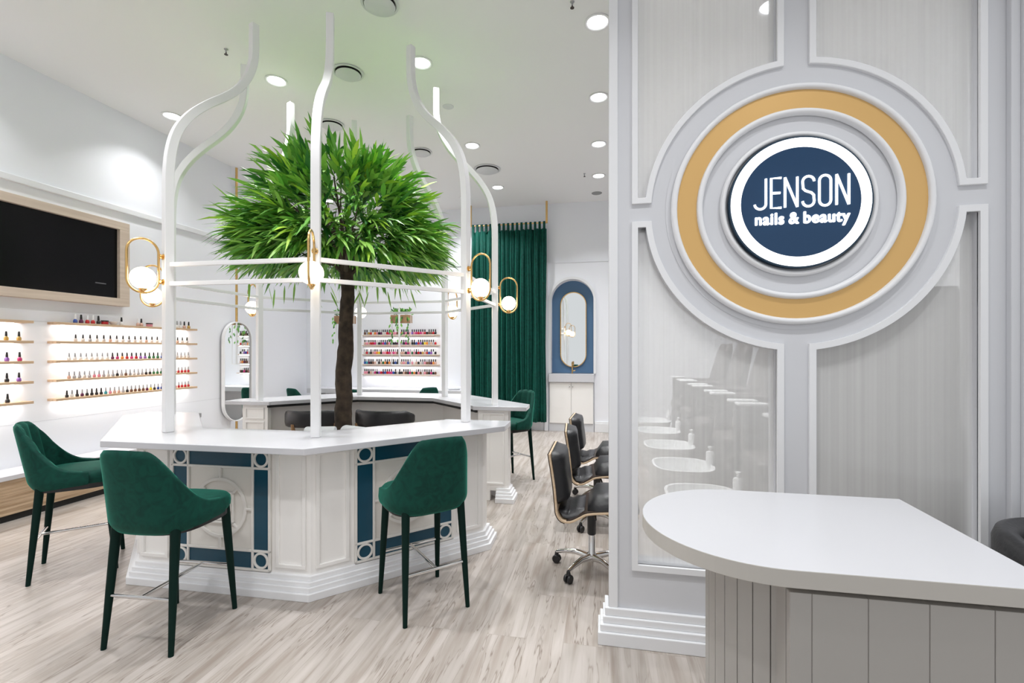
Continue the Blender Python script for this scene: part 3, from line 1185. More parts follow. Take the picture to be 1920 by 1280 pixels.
# ------------------------------------------------------------------ velvet stools and chairs
def make_velvet_seat(name, label, cat, seat_top, group, foot=True, leg_spread=0.0):
    """faces +y; origin on the floor under the seat"""
    t = thing(name, label, cat, group=group)
    zt = seat_top
    zb = zt - 0.085
    # seat cushion: superellipse plan, domed
    bm = new_bm()
    nseg = 40
    W, D = 0.235, 0.225
    rings = []
    lv = [(0.80, zb - 0.005), (0.93, zb), (0.99, zb + 0.02), (1.0, zb + 0.045), (0.985, zt - 0.018), (0.93, zt - 0.004), (0.80, zt + 0.003), (0.4, zt + 0.009)]
    for sc, z in lv:
        ring = []
        for k in range(nseg):
            a = 2 * PI * k / nseg
            c, s = math.cos(a), math.sin(a)
            e = 0.55
            x = W * sc * math.copysign(abs(c) ** e, c)
            y = D * sc * math.copysign(abs(s) ** e, s) + 0.015
            if y > 0:
                x *= 1 - 0.10 * (y / D)
            ring.append(bm.verts.new((x, y, z)))
        rings.append(ring)
    for a, b in zip(rings, rings[1:]):
        for k in range(nseg):
            bm.faces.new((a[k], a[(k + 1) % nseg], b[(k + 1) % nseg], b[k]))
    bm.faces.new(rings[-1]); bm.faces.new(list(reversed(rings[0])))
    finish('seat', bm, 'velvet', t, smooth=70)
    # shell wrapping round the back and sides
    bm = new_bm()
    NU, NV = 96, 24
    zlo = zt - 0.105
    top_h = 0.335

    def height(phi):
        a = abs(phi)
        if a < 0.42:
            k = 1.0 - 0.02 * (a / 0.42) ** 2
        else:
            s = min(1, (a - 0.42) / (1.75 - 0.42))
            s = s * s / (s + 0.09) * 1.09
            k = 0.98 * (1 + math.cos(PI * s ** 0.80)) / 2 + 0.03 * s
        return zt + top_h * k

    def pt(phi, z, off):
        W2, D2 = 0.252 + off, 0.245 + off
        f = (z - zlo) / 0.44
        # narrower and leaning back towards the top
        W2 *= 1 - 0.14 * f
        s, c = math.sin(phi), math.cos(phi)
        e = 0.72
        x = W2 * math.copysign(abs(s) ** e, s)
        y = -D2 * (math.copysign(abs(c) ** e, c))
        # below: tuck in under the seat
        tuck = max(0, 1 - (z - zlo) / 0.07)
        x *= 1 - 0.10 * tuck * tuck
        y *= 1 - 0.10 * tuck * tuck
        y -= 0.085 * f * max(0, c) ** 0.5 if c > 0 else 0
        return Vector((x, y + 0.01, z))
    out, inn = [], []
    for i in range(NU + 1):
        phi = -1.75 + 3.5 * i / NU
        h = height(phi)
        lo = zlo + 0.03 * (abs(phi) / 1.75) ** 2
        co, ci = [], []
        for j in range(NV + 1):
            v = j / NV
            z = lo + (h - lo) * v
            ev = max(0.0, (v - 0.90) / 0.10)
            edge = 0.016 * (1 - math.sqrt(max(0.0, 1 - ev * ev)))
            co.append(bm.verts.new(pt(phi, z, -edge)))
            # inside face with vertical channels
            rib = 0.012 * abs(math.sin(phi * 9)) ** 0.7 if z > zt - 0.01 else 0
            ci.append(bm.verts.new(pt(phi, min(z, h - 0.006 * (v > .99)), -0.034 + edge + 0.006 - rib)))
        out.append(co); inn.append(ci)
    for g, rev in ((out, False), (inn, True)):
        for i in range(NU):
            for j in range(NV):
                f = (g[i][j], g[i + 1][j], g[i + 1][j + 1], g[i][j + 1])
                bm.faces.new(f if not rev else tuple(reversed(f)))
    for i in range(NU):
        bm.faces.new((out[i][NV], out[i + 1][NV], inn[i + 1][NV], inn[i][NV]))
        bm.faces.new((out[i + 1][0], out[i][0], inn[i][0], inn[i + 1][0]))
    for i in (0, NU):
        for j in range(NV):
            bm.faces.new((out[i][j], out[i][j + 1], inn[i][j + 1], inn[i][j]))
    finish('backrest', bm, 'velvet', t, smooth=60)
    bm = new_bm()
    pl = []
    for k in range(32):
        a = 2 * PI * k / 32
        c, s = math.cos(a), math.sin(a)
        pl.append((0.218 * math.copysign(abs(c) ** .6, c), 0.205 * math.copysign(abs(s) ** .6, s) + 0.005))
    prism(bm, pl, zlo - 0.004, zb + 0.01)
    finish('seat_pan', bm, 'black_plastic', t)
    fx, fy = 0.19, 0.215
    legs = {}
    for sx in (-1, 1):
        for sy in (-1, 1):
            bm = new_bm()
            topp = Vector((sx * 0.168, sy * 0.165, zlo + 0.03))
            bot = Vector((sx * fx, sy * fy, 0.0))
            tube(bm, [topp, topp.lerp(bot, 0.5), bot], [0.0235, 0.019, 0.0125], 14)
            finish('leg', bm, 'leg_green', t, smooth=50)
            legs[(sx, sy)] = (topp, bot)
    if foot:
        zf = 0.262

        def at(sx, sy, z):
            a, b = legs[(sx, sy)]
            return a.lerp(b, (a.z - z) / a.z)
        for nm, A, B in (('footrest_bar', at(-1, -1, zf), at(1, -1, zf)), ('footrest_bar', at(-1, 1, zf), at(1, 1, zf)), ('footrest_link', None, None)):
            bm = new_bm()
            if A is None:
                A = (at(-1, -1, zf) + at(1, -1, zf)) / 2
                B = (at(-1, 1, zf) + at(1, 1, zf)) / 2
            tube(bm, [A, B], 0.0095, 10)
            finish(nm, bm, 'chrome', t, smooth=50)
    return t


stool = make_velvet_seat('bar_stool', 'x', 'bar stool', 0.685, 'green velvet bar stools')
index_children()


def cam2room(x, z):
    c, s = math.cos(math.radians(11)), math.sin(math.radians(11))
    return (x * c - z * s, x * s + z * c)


ST = [((-1.826, 2.527), (0.06, 0.424), 'green velvet bar stool seen from behind at the left front of the octagonal bar'),
      ((-3.00, 3.245), (0.826, 0.563), 'leftmost green velvet bar stool, turned sideways to show its channelled back'),
      ((-0.5355, 2.808), (-0.235, 0.36), 'green velvet bar stool seen from behind right of the front bar corner'),
      ((-0.035, 5.40), (-0.77, -0.636), 'green velvet bar stool at the far right end of the bar before the curtain')]
for i, (p, f, lab) in enumerate(ST):
    x, y = cam2room(*p)
    fx, fy = cam2room(*f)
    rz = math.atan2(fy, fx) - PI / 2
    if i == 0:
        stool.location = (x, y, 0); stool.rotation_euler = (0, 0, rz); stool['label'] = lab
    else:
        copy_tree(stool, (x, y, 0), rz, lab)
chair = make_velvet_seat('velvet_chair', 'x', 'chair', 0.475, 'green velvet chairs at the back nail table', foot=False)
index_children()
for i, (x, y, rz, lab) in enumerate([(-5.38, 7.72, -0.35, 'leftmost low green velvet chair at the long back nail table'), (-4.30, 7.74, -0.08, 'low green velvet chair behind the trunk at the back nail table'),
                                     (-3.08, 7.75, 0.75, 'low green velvet chair turned sideways below the polish display')]):
    if i == 0:
        chair.location = (x, y, 0); chair.rotation_euler = (0, 0, rz); chair['label'] = lab
    else:
        copy_tree(chair, (x, y, 0), rz, lab, scale=(1, 1, 1.06) if i == 2 else None)


# ------------------------------------------------------------------ technicians' black armchairs inside the bar
def make_armchair():
    t = thing('curved_armchair', 'x', 'armchair', group='black armchairs inside the bar')
    bm = new_bm()
    NU = 36
    prof = [(-0.020, -0.082), (-0.026, -0.05), (-0.028, 0.04), (-0.022, 0.075), (0.0, 0.088), (0.018, 0.078), (0.026, 0.05), (0.026, -0.04), (0.02, -0.075), (0.0, -0.088)]
    rings = []
    for i in range(NU + 1):
        ph = -1.75 + 3.5 * i / NU
        s, c = math.sin(ph), math.cos(ph)
        k = 0.55 + 0.45 * min(1, (1.75 - abs(ph)) / 0.5)
        ring = []
        for dr, dz in prof:
            rr = 0.30 + dr
            ring.append(bm.verts.new((rr * s, -rr * c * 0.95 + 0.02, 0.775 + dz * k - 0.02 * (abs(ph) / 1.75) ** 2)))
        rings.append(ring)
    n = len(prof)
    for a, b in zip(rings, rings[1:]):
        for k in range(n):
            bm.faces.new((a[k], a[(k + 1) % n], b[(k + 1) % n], b[k]))
    bm.faces.new(rings[-1]); bm.faces.new(list(reversed(rings[0])))
    finish('backrest', bm, 'black_leather', t, smooth=60)
    bm = new_bm()
    lathe(bm, [(0, 0.38), (0.22, 0.38), (0.25, 0.40), (0.255, 0.44), (0.24, 0.47), (0.16, 0.485), (0, 0.49)], 32)
    finish('seat', bm, 'black_leather', t, smooth=60)
    for sx in (-1, 1):
        for sy in (-1, 1):
            bm = new_bm()
            if sy < 0:
                tube(bm, [(sx * 0.21, -0.215, 0.72), (sx * 0.195, -0.185, 0.42), (sx * 0.23, -0.23, 0)], [0.018, 0.02, 0.012], 10)
            else:
                tube(bm, [(sx * 0.275, 0.04, 0.72), (sx * 0.21, 0.12, 0.42), (sx * 0.23, 0.23, 0)], [0.018, 0.02, 0.012], 10)
            finish('leg', bm, 'leg_wood', t, smooth=50)
    return t


ac = make_armchair()
index_children()
ac.location = (-3.07, 4.62, 0); ac.rotation_euler = (0, 0, 0.45)
ac['label'] = 'black curved armchair with wooden legs left of the trunk, inside the bar'
copy_tree(ac, (-2.33, 4.74, 0), -0.1, 'black curved armchair with wooden legs right of the trunk, inside the bar')


# ------------------------------------------------------------------ pedicure stools on casters
def make_office_chair():
    """faces +x; origin on the floor"""
    t = thing('task_chair', 'x', 'office chair', group='black swivel chairs beside the sign wall')

    def slab(path, w, th, bulge, name, m, z_channels=0):
        """cushion following a side profile (x, z); width along y"""
        bm = new_bm()
        n = len(path)
        P = [Vector((x, 0, z)) for x, z in path]
        NY = 10
        top, bot = [], []
        for i in range(n):
            tt = (P[min(i + 1, n - 1)] - P[max(i - 1, 0)]).normalized()
            nr = Vector((-tt.z, 0, tt.x))
            u = i / (n - 1)
            ends = min(1, min(u, 1 - u) * 7) ** 0.5 if 0 < u < 1 else 0.0
            wi = w * (0.86 + 0.14 * ends)
            rt, rb = [], []
            for j in range(NY + 1):
                y = -1 + 2 * j / NY
                ed = (1 - abs(y) ** 5) ** 0.5
                q = th * (0.25 + 0.75 * ed * (0.3 + 0.7 * ends)) + bulge * ed * ends
                rt.append(bm.verts.new(P[i] + nr * q + Vector((0, y * wi / 2, 0))))
                rb.append(bm.verts.new(P[i] + Vector((0, y * wi / 2, 0))))
            top.append(rt); bot.append(rb)
        for i in range(n - 1):
            for j in range(NY):
                bm.faces.new((top[i][j], top[i][j + 1], top[i + 1][j + 1], top[i + 1][j]))
                bm.faces.new((bot[i][j], bot[i + 1][j], bot[i + 1][j + 1], bot[i][j + 1]))
            bm.faces.new((top[i][0], top[i + 1][0], bot[i + 1][0], bot[i][0]))
            bm.faces.new((top[i][NY], bot[i][NY], bot[i + 1][NY], top[i + 1][NY]))
        for i in (0, n - 1):
            for j in range(NY):
                bm.faces.new((top[i][j], bot[i][j], bot[i][j + 1], top[i][j + 1]))
        return finish(name, bm, m, t, smooth=60)
    # moulded ply shell, side profile from seat front round to the top of the back
    sp = [(0.30, 0.455), (0.22, 0.47), (0.10, 0.465), (-0.02, 0.45), (-0.07, 0.425), (-0.13, 0.395), (-0.185, 0.40), (-0.215, 0.44), (-0.222, 0.50), (-0.231, 0.60), (-0.246, 0.71), (-0.260, 0.795), (-0.264, 0.825)]
    fine = []
    for i in range(len(sp) - 1):
        p0, p1, p2, p3 = sp[max(i - 1, 0)], sp[i], sp[i + 1], sp[min(i + 2, len(sp) - 1)]
        for q in (0, 0.33, 0.66):
            fine.append(tuple(0.5 * (2 * p1[c] + (p2[c] - p0[c]) * q + (2 * p0[c] - 5 * p1[c] + 4 * p2[c] - p3[c]) * q * q + (3 * p1[c] - p0[c] - 3 * p2[c] + p3[c]) * q ** 3) for c in (0, 1)))
    fine.append(sp[-1])
    bm = new_bm()
    strip(bm, [(x, 0, z) for x, z in fine], (0, 1, 0), 0.45, 0.014)
    finish('plywood_shell', bm, 'ply_edge', t, smooth=40, bevel=0.003)
    bm = new_bm()
    off = []
    P = [Vector((x, 0, z)) for x, z in fine]
    for i in range(len(P)):
        tt = (P[min(i + 1, len(P) - 1)] - P[max(i - 1, 0)]).normalized()
        off.append(P[i] + Vector((tt.z, 0, -tt.x)) * -0.0)
    outp = []
    for i in range(len(P)):
        tt = (P[min(i + 1, len(P) - 1)] - P[max(i - 1, 0)]).normalized()
        nr = Vector((tt.z, 0, -tt.x))
        outp.append(P[i] - nr * -0.0115 if False else P[i] + nr * -1 * -0.0 + (nr * 0.0105 if nr.z < 0 or nr.x < 0 else nr * -0.0105))
    strip(bm, outp, (0, 1, 0), 0.44, 0.006)
    finish('dark_veneer', bm, 'dark_shell', t, smooth=40)
    rev = list(reversed(fine))
    # cushions sit on the inner side
    seat_path = [(x, z + 0.008) for x, z in [(-0.02, 0.455), (0.04, 0.463), (0.10, 0.468), (0.16, 0.470), (0.22, 0.471), (0.27, 0.465), (0.30, 0.458)]]
    slab(seat_path, 0.44, 0.035, 0.055, 'seat_cushion', 'black_leather')
    lum = [(-0.21, 0.452), (-0.178, 0.415), (-0.13, 0.405), (-0.085, 0.425), (-0.04, 0.452)]
    slab(lum, 0.40, 0.02, 0.02, 'lumbar_cushion', 'black_leather')
    back = [(-0.254, 0.828), (-0.250, 0.80), (-0.244, 0.775), (-0.238, 0.715), (-0.230, 0.655), (-0.222, 0.60), (-0.217, 0.545), (-0.213, 0.52), (-0.212, 0.495)]
    slab(back, 0.43, 0.035, 0.045, 'back_cushion', 'black_leather')
    bm = new_bm()
    box(bm, -0.06, 0.10, -0.06, 0.06, 0.405, 0.445)
    tube(bm, [(0.02, -0.05, 0.42), (0.03, -0.20, 0.415)], 0.007, 8)
    lathe(bm, [(0.03, 0.36), (0.034, 0.41)], 16)
    lathe(bm, [(0.022, 0.24), (0.03, 0.25), (0.03, 0.36), (0.02, 0.37)], 16)
    finish('tilt_mechanism', bm, 'black_plastic', t, smooth=40)
    bm = new_bm(); lathe(bm, [(0, 0.07), (0.034, 0.07), (0.038, 0.10), (0.024, 0.12), (0.024, 0.30), (0, 0.30)], 20)
    finish('gas_column', bm, 'chrome', t, smooth=50)
    for k in range(5):
        a = 2 * PI * k / 5 + math.radians(164)
        d = Vector((math.cos(a), math.sin(a), 0))
        bm = new_bm()
        pts = [d * 0.03 + Vector((0, 0, 0.095)), d * 0.12 + Vector((0, 0, 0.105)), d * 0.20 + Vector((0, 0, 0.092)), d * 0.255 + Vector((0, 0, 0.078))]
        tube(bm, pts, [0.024, 0.019, 0.015, 0.013], 10)
        finish('base_arm', bm, 'chrome', t, smooth=60)
        bm = new_bm()
        s_ = Vector((-d.y, d.x, 0))
        cc = d * 0.255
        for sgn in (-1, 1):
            Mx = Matrix.Translation(cc + s_ * (0.014 * sgn) + Vector((0, 0, 0.028))) @ Matrix.Rotation(a, 4, 'Z') @ Matrix.Rotation(PI / 2, 4, 'X')
            lathe(bm, [(0, -0.009), (0.024, -0.009), (0.028, -0.004), (0.028, 0.004), (0.024, 0.009), (0, 0.009)], 18, M=Mx)
        lathe(bm, [(0, 0.05), (0.016, 0.05), (0.012, 0.075), (0, 0.075)], 10, tuple(cc))
        finish('caster', bm, 'black_plastic', t, smooth=40)
    return t


oc = make_office_chair()
index_children()
for i, (x, y, rz, lab) in enumerate([(-0.075, 3.23, 0.0, 'nearest black leather swivel chair beside the sign wall'), (-0.05, 4.10, 0.06, 'middle black leather swivel chair of the three beside the sign wall'),
                                     (-0.04, 4.80, -0.05, 'farthest black leather swivel chair of the three beside the sign wall')]):
    if i == 0:
        oc.location = (x, y, 0); oc['label'] = lab
    else:
        copy_tree(oc, (x, y, 0), rz, lab)


# ------------------------------------------------------------------ pedicure chairs and footbaths behind the glass
def make_pedicure():
    """faces -x"""
    t = thing('pedicure_chair', 'x', 'pedicure chair', group='pedicure chairs behind the glass')
    bm = new_bm(); box(bm, 0.0, 0.75, -0.33, 0.33, 0.0, 0.62)
    finish('chair_base', bm, 'brown_chair', t, bevel=0.03)
    bm = new_bm(); box(bm, -0.03, 0.55, -0.24, 0.24, 0.62, 0.74)
    finish('seat', bm, 'brown_chair', t, bevel=0.04)
    bm = new_bm()
    NZ = 14
    prev = None
    rings = []
    for i in range(NZ + 1):
        u = i / NZ
        z = 0.66 + 0.92 * u
        x = 0.50 + 0.22 * u
        w = 0.29 * (1 - 0.25 * max(0, u - 0.5)) * (1 - max(0, (u - 0.85) / 0.15) ** 2 * 0.45)
        th = 0.16 * (1 - 0.4 * u)
        rings.append([bm.verts.new((x + th * a, w * b, z)) for a, b in ((-0.5, -0.8), (-0.2, -1), (0.5, -0.9), (0.5, 0.9), (-0.2, 1), (-0.5, 0.8))])
    for a, b in zip(rings, rings[1:]):
        for k in range(6):
            bm.faces.new((a[k], a[(k + 1) % 6], b[(k + 1) % 6], b[k]))
    bm.faces.new(rings[-1]); bm.faces.new(list(reversed(rings[0])))
    finish('backrest', bm, 'brown_chair', t, smooth=50)
    for s in (-1, 1):
        bm = new_bm(); box(bm, 0.02, 0.60, s * 0.33 - 0.05, s * 0.33 + 0.05, 0.55, 1.06)
        finish('arm', bm, 'brown_chair', t, bevel=0.02)
        bm = new_bm(); box(bm, -0.02, 0.20, s * 0.33 - 0.055, s * 0.33 + 0.055, 1.061, 1.085)
        finish('arm_tray', bm, 'porcelain', t, bevel=0.01)
    return t


def make_footbath():
    t = thing('foot_spa', 'x', 'foot spa', group='white foot spas behind the glass')
    bm = new_bm()
    rings = []
    for sc, z in ((0.78, 0.0), (0.80, 0.02), (0.95, 0.36), (1.03, 0.43), (1.03, 0.445), (0.95, 0.445), (0.88, 0.38), (0.70, 0.12), (0.4, 0.10)):
        ring = []
        for k in range(32):
            a = 2 * PI * k / 32
            c, s = math.cos(a), math.sin(a)
            ring.append(bm.verts.new((0.26 * sc * math.copysign(abs(c) ** .7, c), 0.27 * sc * math.copysign(abs(s) ** .7, s), z)))
        rings.append(ring)
    for a, b in zip(rings, rings[1:]):
        for k in range(32):
            bm.faces.new((a[k], a[(k + 1) % 32], b[(k + 1) % 32], b[k]))
    bm.faces.new(rings[-1]); bm.faces.new(list(reversed(rings[0])))
    finish('basin', bm, 'porcelain', t, smooth=60)
    bm = new_bm()
    lathe(bm, [(0, 0), (0.035, 0), (0.037, 0.01), (0.037, 0.10), (0.03, 0.115), (0.012, 0.12), (0.012, 0.145), (0.02, 0.15), (0.02, 0.16), (0, 0.165)], 16, (0.25, 0.05, 0.446))
    finish('soap_bottle', bm, 'cap_white', t, smooth=40)
    return t


pc = make_pedicure(); fb = make_footbath()
index_children()
PY = (3.62, 4.53, 5.45, 6.4, 7.3)
PN = ('nearest', 'second nearest', 'third nearest', 'fourth nearest', 'farthest')
for i, y in enumerate(PY):
    l1 = '%s dark pedicure chair seen dimly through the lower glass panels' % PN[i]
    l2 = '%s white foot spa seen dimly through the lower left glass panel' % PN[i]
    if i == 0:
        pc.location = (1.05, y, 0); pc['label'] = l1
        fb.location = (0.72, y, 0); fb['label'] = l2
    else:
        copy_tree(pc, (1.05, y, 0), 0, l1)
        copy_tree(fb, (0.72, y, 0), 0, l2)

pt_ = thing('added_dark_cabinet', 'guessed dark brown cabinet added to darken the lower right glass panel', 'cabinet', (0, 0, 0))
bm = new_bm(); box(bm, 1.22, 1.86, 2.90, 3.22, 0.0, 1.84)  # guessed dark block, added behind the glass to darken that panel
finish('cabinet_body', bm, 'brown_chair', pt_, bevel=0.004)
for x in (1.225, 1.545):
    bm = new_bm(); box(bm, x, x + 0.31, 2.880, 2.899, 0.08, 1.82)
    finish('door', bm, 'brown_chair', pt_, bevel=0.004)

# ------------------------------------------------------------------ reception desk in the right foreground
desk = thing('reception_desk', 'white reception desk with rounded end and grey planked base, right foreground', 'desk', (0, 0, 0))
cy_, rr_ = 1.474, 0.311
topl = [(0.95, 1.165), (0.975, 1.785)] + arc(0.43, cy_, rr_, PI / 2, 3 * PI / 2, 40)
bm = new_bm(); prism(bm, topl, 0.958, 1.0)
bm.normal_update()
bmesh.ops.recalc_face_normals(bm, faces=bm.faces[:])
for f in bm.faces:
    f.material_index = 0 if f.normal.z > 0.5 else 1
finish('desk_top', bm, ['desk_white', 'desk_edge'], desk, bevel=0.002)
# planked base: flat planks set round a D shape, narrow gaps
bm = new_bm()
cpx, cr = 0.535, 0.232
path = [(0.93, cy_ + cr)] + [(0.93 - (0.93 - cpx) * i / 4, cy_ + cr) for i in range(1, 4)] + arc(cpx, cy_, cr, PI / 2, 3 * PI / 2, 17) + [(cpx + (0.93 - cpx) * i / 4, cy_ - cr) for i in range(1, 5)]
for a, b in zip(path, path[1:]):
    A = Vector((a[0], a[1], 0)); B = Vector((b[0], b[1], 0))
    d = (B - A); L_ = d.length; d.normalize()
    n = Vector((d.y, -d.x, 0))
    Mx = Matrix(((d.x, -n.x, 0, A.x), (d.y, -n.y, 0, A.y), (0, 0, 1, 0), (0, 0, 0, 1)))
    box(bm, 0.0012, L_ - 0.0012, 0.0, 0.02, 0.0, 0.958, Mx)
finish('planked_core', bm, 'desk_grey', desk, bevel=0.0012)
bm = new_bm()
inner = [(0.92, cy_ + cr - 0.012)] + arc(cpx, cy_, cr - 0.012, PI / 2, 3 * PI / 2, 24) + [(0.92, cy_ - cr + 0.012)]
prism(bm, inner, 0.0, 0.957)
finish('core_lining', bm, 'dark_gap', desk)
bm = new_bm()
x = 0.424
for w in (0.047, 0.115, 0.120, 0.122, 0.12):
    box(bm, x + 0.0010, x + w - 0.0010, 1.185, 1.205, 0.0, 0.939)
    x += w
box(bm, 0.424, x, 1.1875, 1.206, 0.0, 0.938)
finish('front_panel', bm, 'desk_grey', desk, bevel=0.0012)
bm = new_bm(); box(bm, 0.4245, 0.94, 1.21, 1.31, 0.0, 0.941)
box(bm, 0.46, 0.93, 1.23, 1.30, 0.941, 0.957)
finish('front_box', bm, 'desk_grey', desk)

# black tub chair behind the desk
tc_ = thing('tub_chair', 'black leather tub chair at the right edge behind the reception desk', 'chair', (1.765, 1.92, 0), math.radians(200))
bm = new_bm()
NU = 40
rings = []
for i in range(NU + 1):
    ph = -2.0 + 4.0 * i / NU
    s, c = math.sin(ph), math.cos(ph)
    zt = 0.83 - 0.13 * max(0, (abs(ph) - 0.9) / 1.1) ** 1.5
    ring = []
    for rr, z in ((0.30, 0.22), (0.345, 0.30), (0.36, 0.6), (0.36, zt - 0.04), (0.35, zt - 0.01), (0.325, zt), (0.29, zt - 0.012), (0.275, zt - 0.05), (0.265, 0.42), (0.255, 0.30)):
        ring.append(bm.verts.new((rr * s, -rr * c, z)))
    rings.append(ring)
for a, b in zip(rings, rings[1:]):
    for k in range(10):
        bm.faces.new((a[k], a[(k + 1) % 10], b[(k + 1) % 10], b[k]))
bm.faces.new(rings[-1]); bm.faces.new(list(reversed(rings[0])))
finish('backrest', bm, 'black_leather', tc_, smooth=60)
bm = new_bm(); lathe(bm, [(0, 0.28), (0.25, 0.28), (0.275, 0.31), (0.275, 0.40), (0.25, 0.44), (0, 0.455)], 32)
finish('seat', bm, 'black_leather', tc_, smooth=60)
for sx in (-1, 1):
    for sy in (-1, 1):
        bm = new_bm(); tube(bm, [(sx * 0.2, sy * 0.2, 0.29), (sx * 0.23, sy * 0.23, 0)], [0.02, 0.012], 10)
        finish('leg', bm, 'black_plastic', tc_, smooth=50)

# ------------------------------------------------------------------ television in its wooden surround
tv = thing('wall_television', 'black wall television in a pale wooden surround on the left wall', 'television', (0, 0, 0))
ty0, ty1, tz0, tz1 = 2.45, 4.40, 1.985, 2.925
fx0, fx1 = LEFT, LEFT + 0.10
bm = new_bm()
bw = 0.085
box(bm, fx0, fx1, ty0, ty1, tz0, tz0 + bw)
box(bm, fx0, fx1, ty0, ty1, tz1 - bw, tz1)
box(bm, fx0, fx1, ty0, ty0 + bw, tz0 + bw, tz1 - bw)
box(bm, fx0, fx1, ty1 - bw * 1.3, ty1, tz0 + bw, tz1 - bw)
finish('wooden_surround', bm, 'frame_wood', tv, bevel=0.003)
bm = new_bm(); box(bm, fx0 + 0.002, fx0 + 0.06, ty0 + bw, ty1 - bw * 1.3, tz0 + bw, tz1 - bw)
finish('screen', bm, 'screen_black', tv)
bm = new_bm(); box(bm, fx0 + 0.06, fx0 + 0.062, 4.06, 4.17, 2.21, 2.222)
finish('maker_badge', bm, 'screen_mark', tv)

# ------------------------------------------------------------------ polish shelves on the left wall
SZ5 = (1.772, 1.583, 1.392, 1.203, 1.014)
SN = ('top', 'second', 'third', 'fourth', 'lowest')
units = [('long', 3.66, 5.29), ('near', 2.15, 3.475)]
SHD = 0.115
for un, y0, y1 in units:
    for z, nm in zip(SZ5, SN):
        where = 'of the long lit display under the television end' if un == 'long' else 'of the lit display at the left edge of the photo'
        t = thing('polish_shelf', '%s oak polish shelf %s' % (nm, where), 'shelf', (LEFT, (y0 + y1) / 2, z), group='oak shelves of the %s display' % un)
        L_ = (y1 - y0) / 2
        bm = new_bm(); box(bm, 0.0, SHD, -L_, L_, -0.024, 0.0)
        finish('shelf_board', bm, 'shelf_wood', t, bevel=0.002)
        bm = new_bm(); box(bm, 0.02, 0.032, -L_ + 0.1, L_ - 0.1, -0.030, -0.0242)
        finish('light_strip', bm, 'led_glow', t)
        area_light('shelf_light', (0.045, 0, -0.034), 0.03, SHELF_W, rot=(0, math.radians(20), 0), color=(1, 0.97, 0.94), size_y=2 * L_ - 0.12, parent=t)


# bottle kinds
PAL = {'clear': (0.62, 0.58, 0.56), 'silver': (0.40, 0.40, 0.42), 'pink': (0.75, 0.28, 0.36), 'red': (0.50, 0.012, 0.02), 'black': (0.012, 0.010, 0.012), 'plum': (0.11, 0.015, 0.07),
       'orange': (0.75, 0.25, 0.04), 'green': (0.02, 0.15, 0.05), 'blue': (0.03, 0.08, 0.35), 'violet': (0.25, 0.10, 0.42), 'brown': (0.16, 0.07, 0.04), 'gold': (0.50, 0.32, 0.08),
       'nude': (0.62, 0.40, 0.32), 'yellow': (0.75, 0.58, 0.03), 'teal': (0.05, 0.35, 0.42), 'magenta': (0.55, 0.03, 0.18), 'white': (0.80, 0.79, 0.78)}
for k_, c_ in PAL.items():
    mat('polish_' + k_, c_, 0.15, coat=0.4)


def bottle_bm():
    bm = new_bm()
    lathe(bm, [(0, 0), (0.0125, 0), (0.0155, 0.004), (0.0165, 0.014), (0.015, 0.026), (0.0085, 0.034), (0.007, 0.038), (0, 0.038)], 12)
    return bm


def cap_bm(s=1.0):
    bm = new_bm()
    lathe(bm, [(0, 0.036), (0.0088 * s, 0.036), (0.0086 * s, 0.05), (0.0066 * s, 0.079), (0, 0.0805)], 10)
    return bm


BODY, CAP, FAR = {}, {}, {}


def mesh_of(bm, name, mats, smooth=40, mi=None):
    bmesh.ops.recalc_face_normals(bm, faces=bm.faces[:])
    me = bpy.data.meshes.new(name)
    bm.to_mesh(me); bm.free()
    for m in mats:
        me.materials.append(MATS[m])
    me.polygons.foreach_set('use_smooth', [True] * len(me.polygons))
    me.set_sharp_from_angle(angle=math.radians(smooth))
    return me


for k_ in PAL:
    BODY[k_] = mesh_of(bottle_bm(), 'bottle_glass_' + k_, ['polish_' + k_])
for k_ in ('black', 'silver', 'white'):
    CAP[k_] = mesh_of(cap_bm(), 'bottle_cap_' + k_, ['cap_' + k_])


def far_mesh(col, cap):
    bm = new_bm()
    lathe(bm, [(0, 0), (0.0155, 0), (0.0175, 0.006), (0.0175, 0.040), (0.010, 0.050), (0, 0.050)], 8)
    n = len(bm.faces)
    lathe(bm, [(0, 0.049), (0.0105, 0.049), (0.0095, 0.088), (0, 0.089)], 8)
    bm.faces.ensure_lookup_table()
    for i, f in enumerate(bm.faces):
        f.material_index = 0 if i < n else 1
    return mesh_of(bm, 'far_bottle_%s_%s' % (col, cap), ['polish_' + col, 'cap_' + cap])


def bottle(col, cap, x, y, z, label, group, scale=1.0):
    o = bpy.data.objects.new('nail_polish_bottle', BODY[col])
    COL.objects.link(o)
    o.location = (x, y, z)
    o.scale = (scale,) * 3
    o.rotation_euler = (0, 0, random.uniform(0, 6.28))
    tag(o, label, 'nail polish', group)
    c = bpy.data.objects.new('bottle_cap', CAP[cap])
    COL.objects.link(c)
    c.parent = o
    return o


PRETTY = {'clear': 'clear', 'white': 'white', 'nude': 'nude pink'}


def row_long(z, nm, ys, cols, caps):
    for i, y in enumerate(ys):
        c = cols[i]
        bottle(c, caps[i], LEFT + 0.075, y, z + 0.0005, '%s polish bottle, %s from left on the %s shelf of the long display' % (PRETTY.get(c, c), ORD[i], nm), 'polish bottles on the %s shelf of the long display' % nm, 0.92)


def lin(a, b, n):
    return [a + (b - a) * i / (n - 1) for i in range(n)]


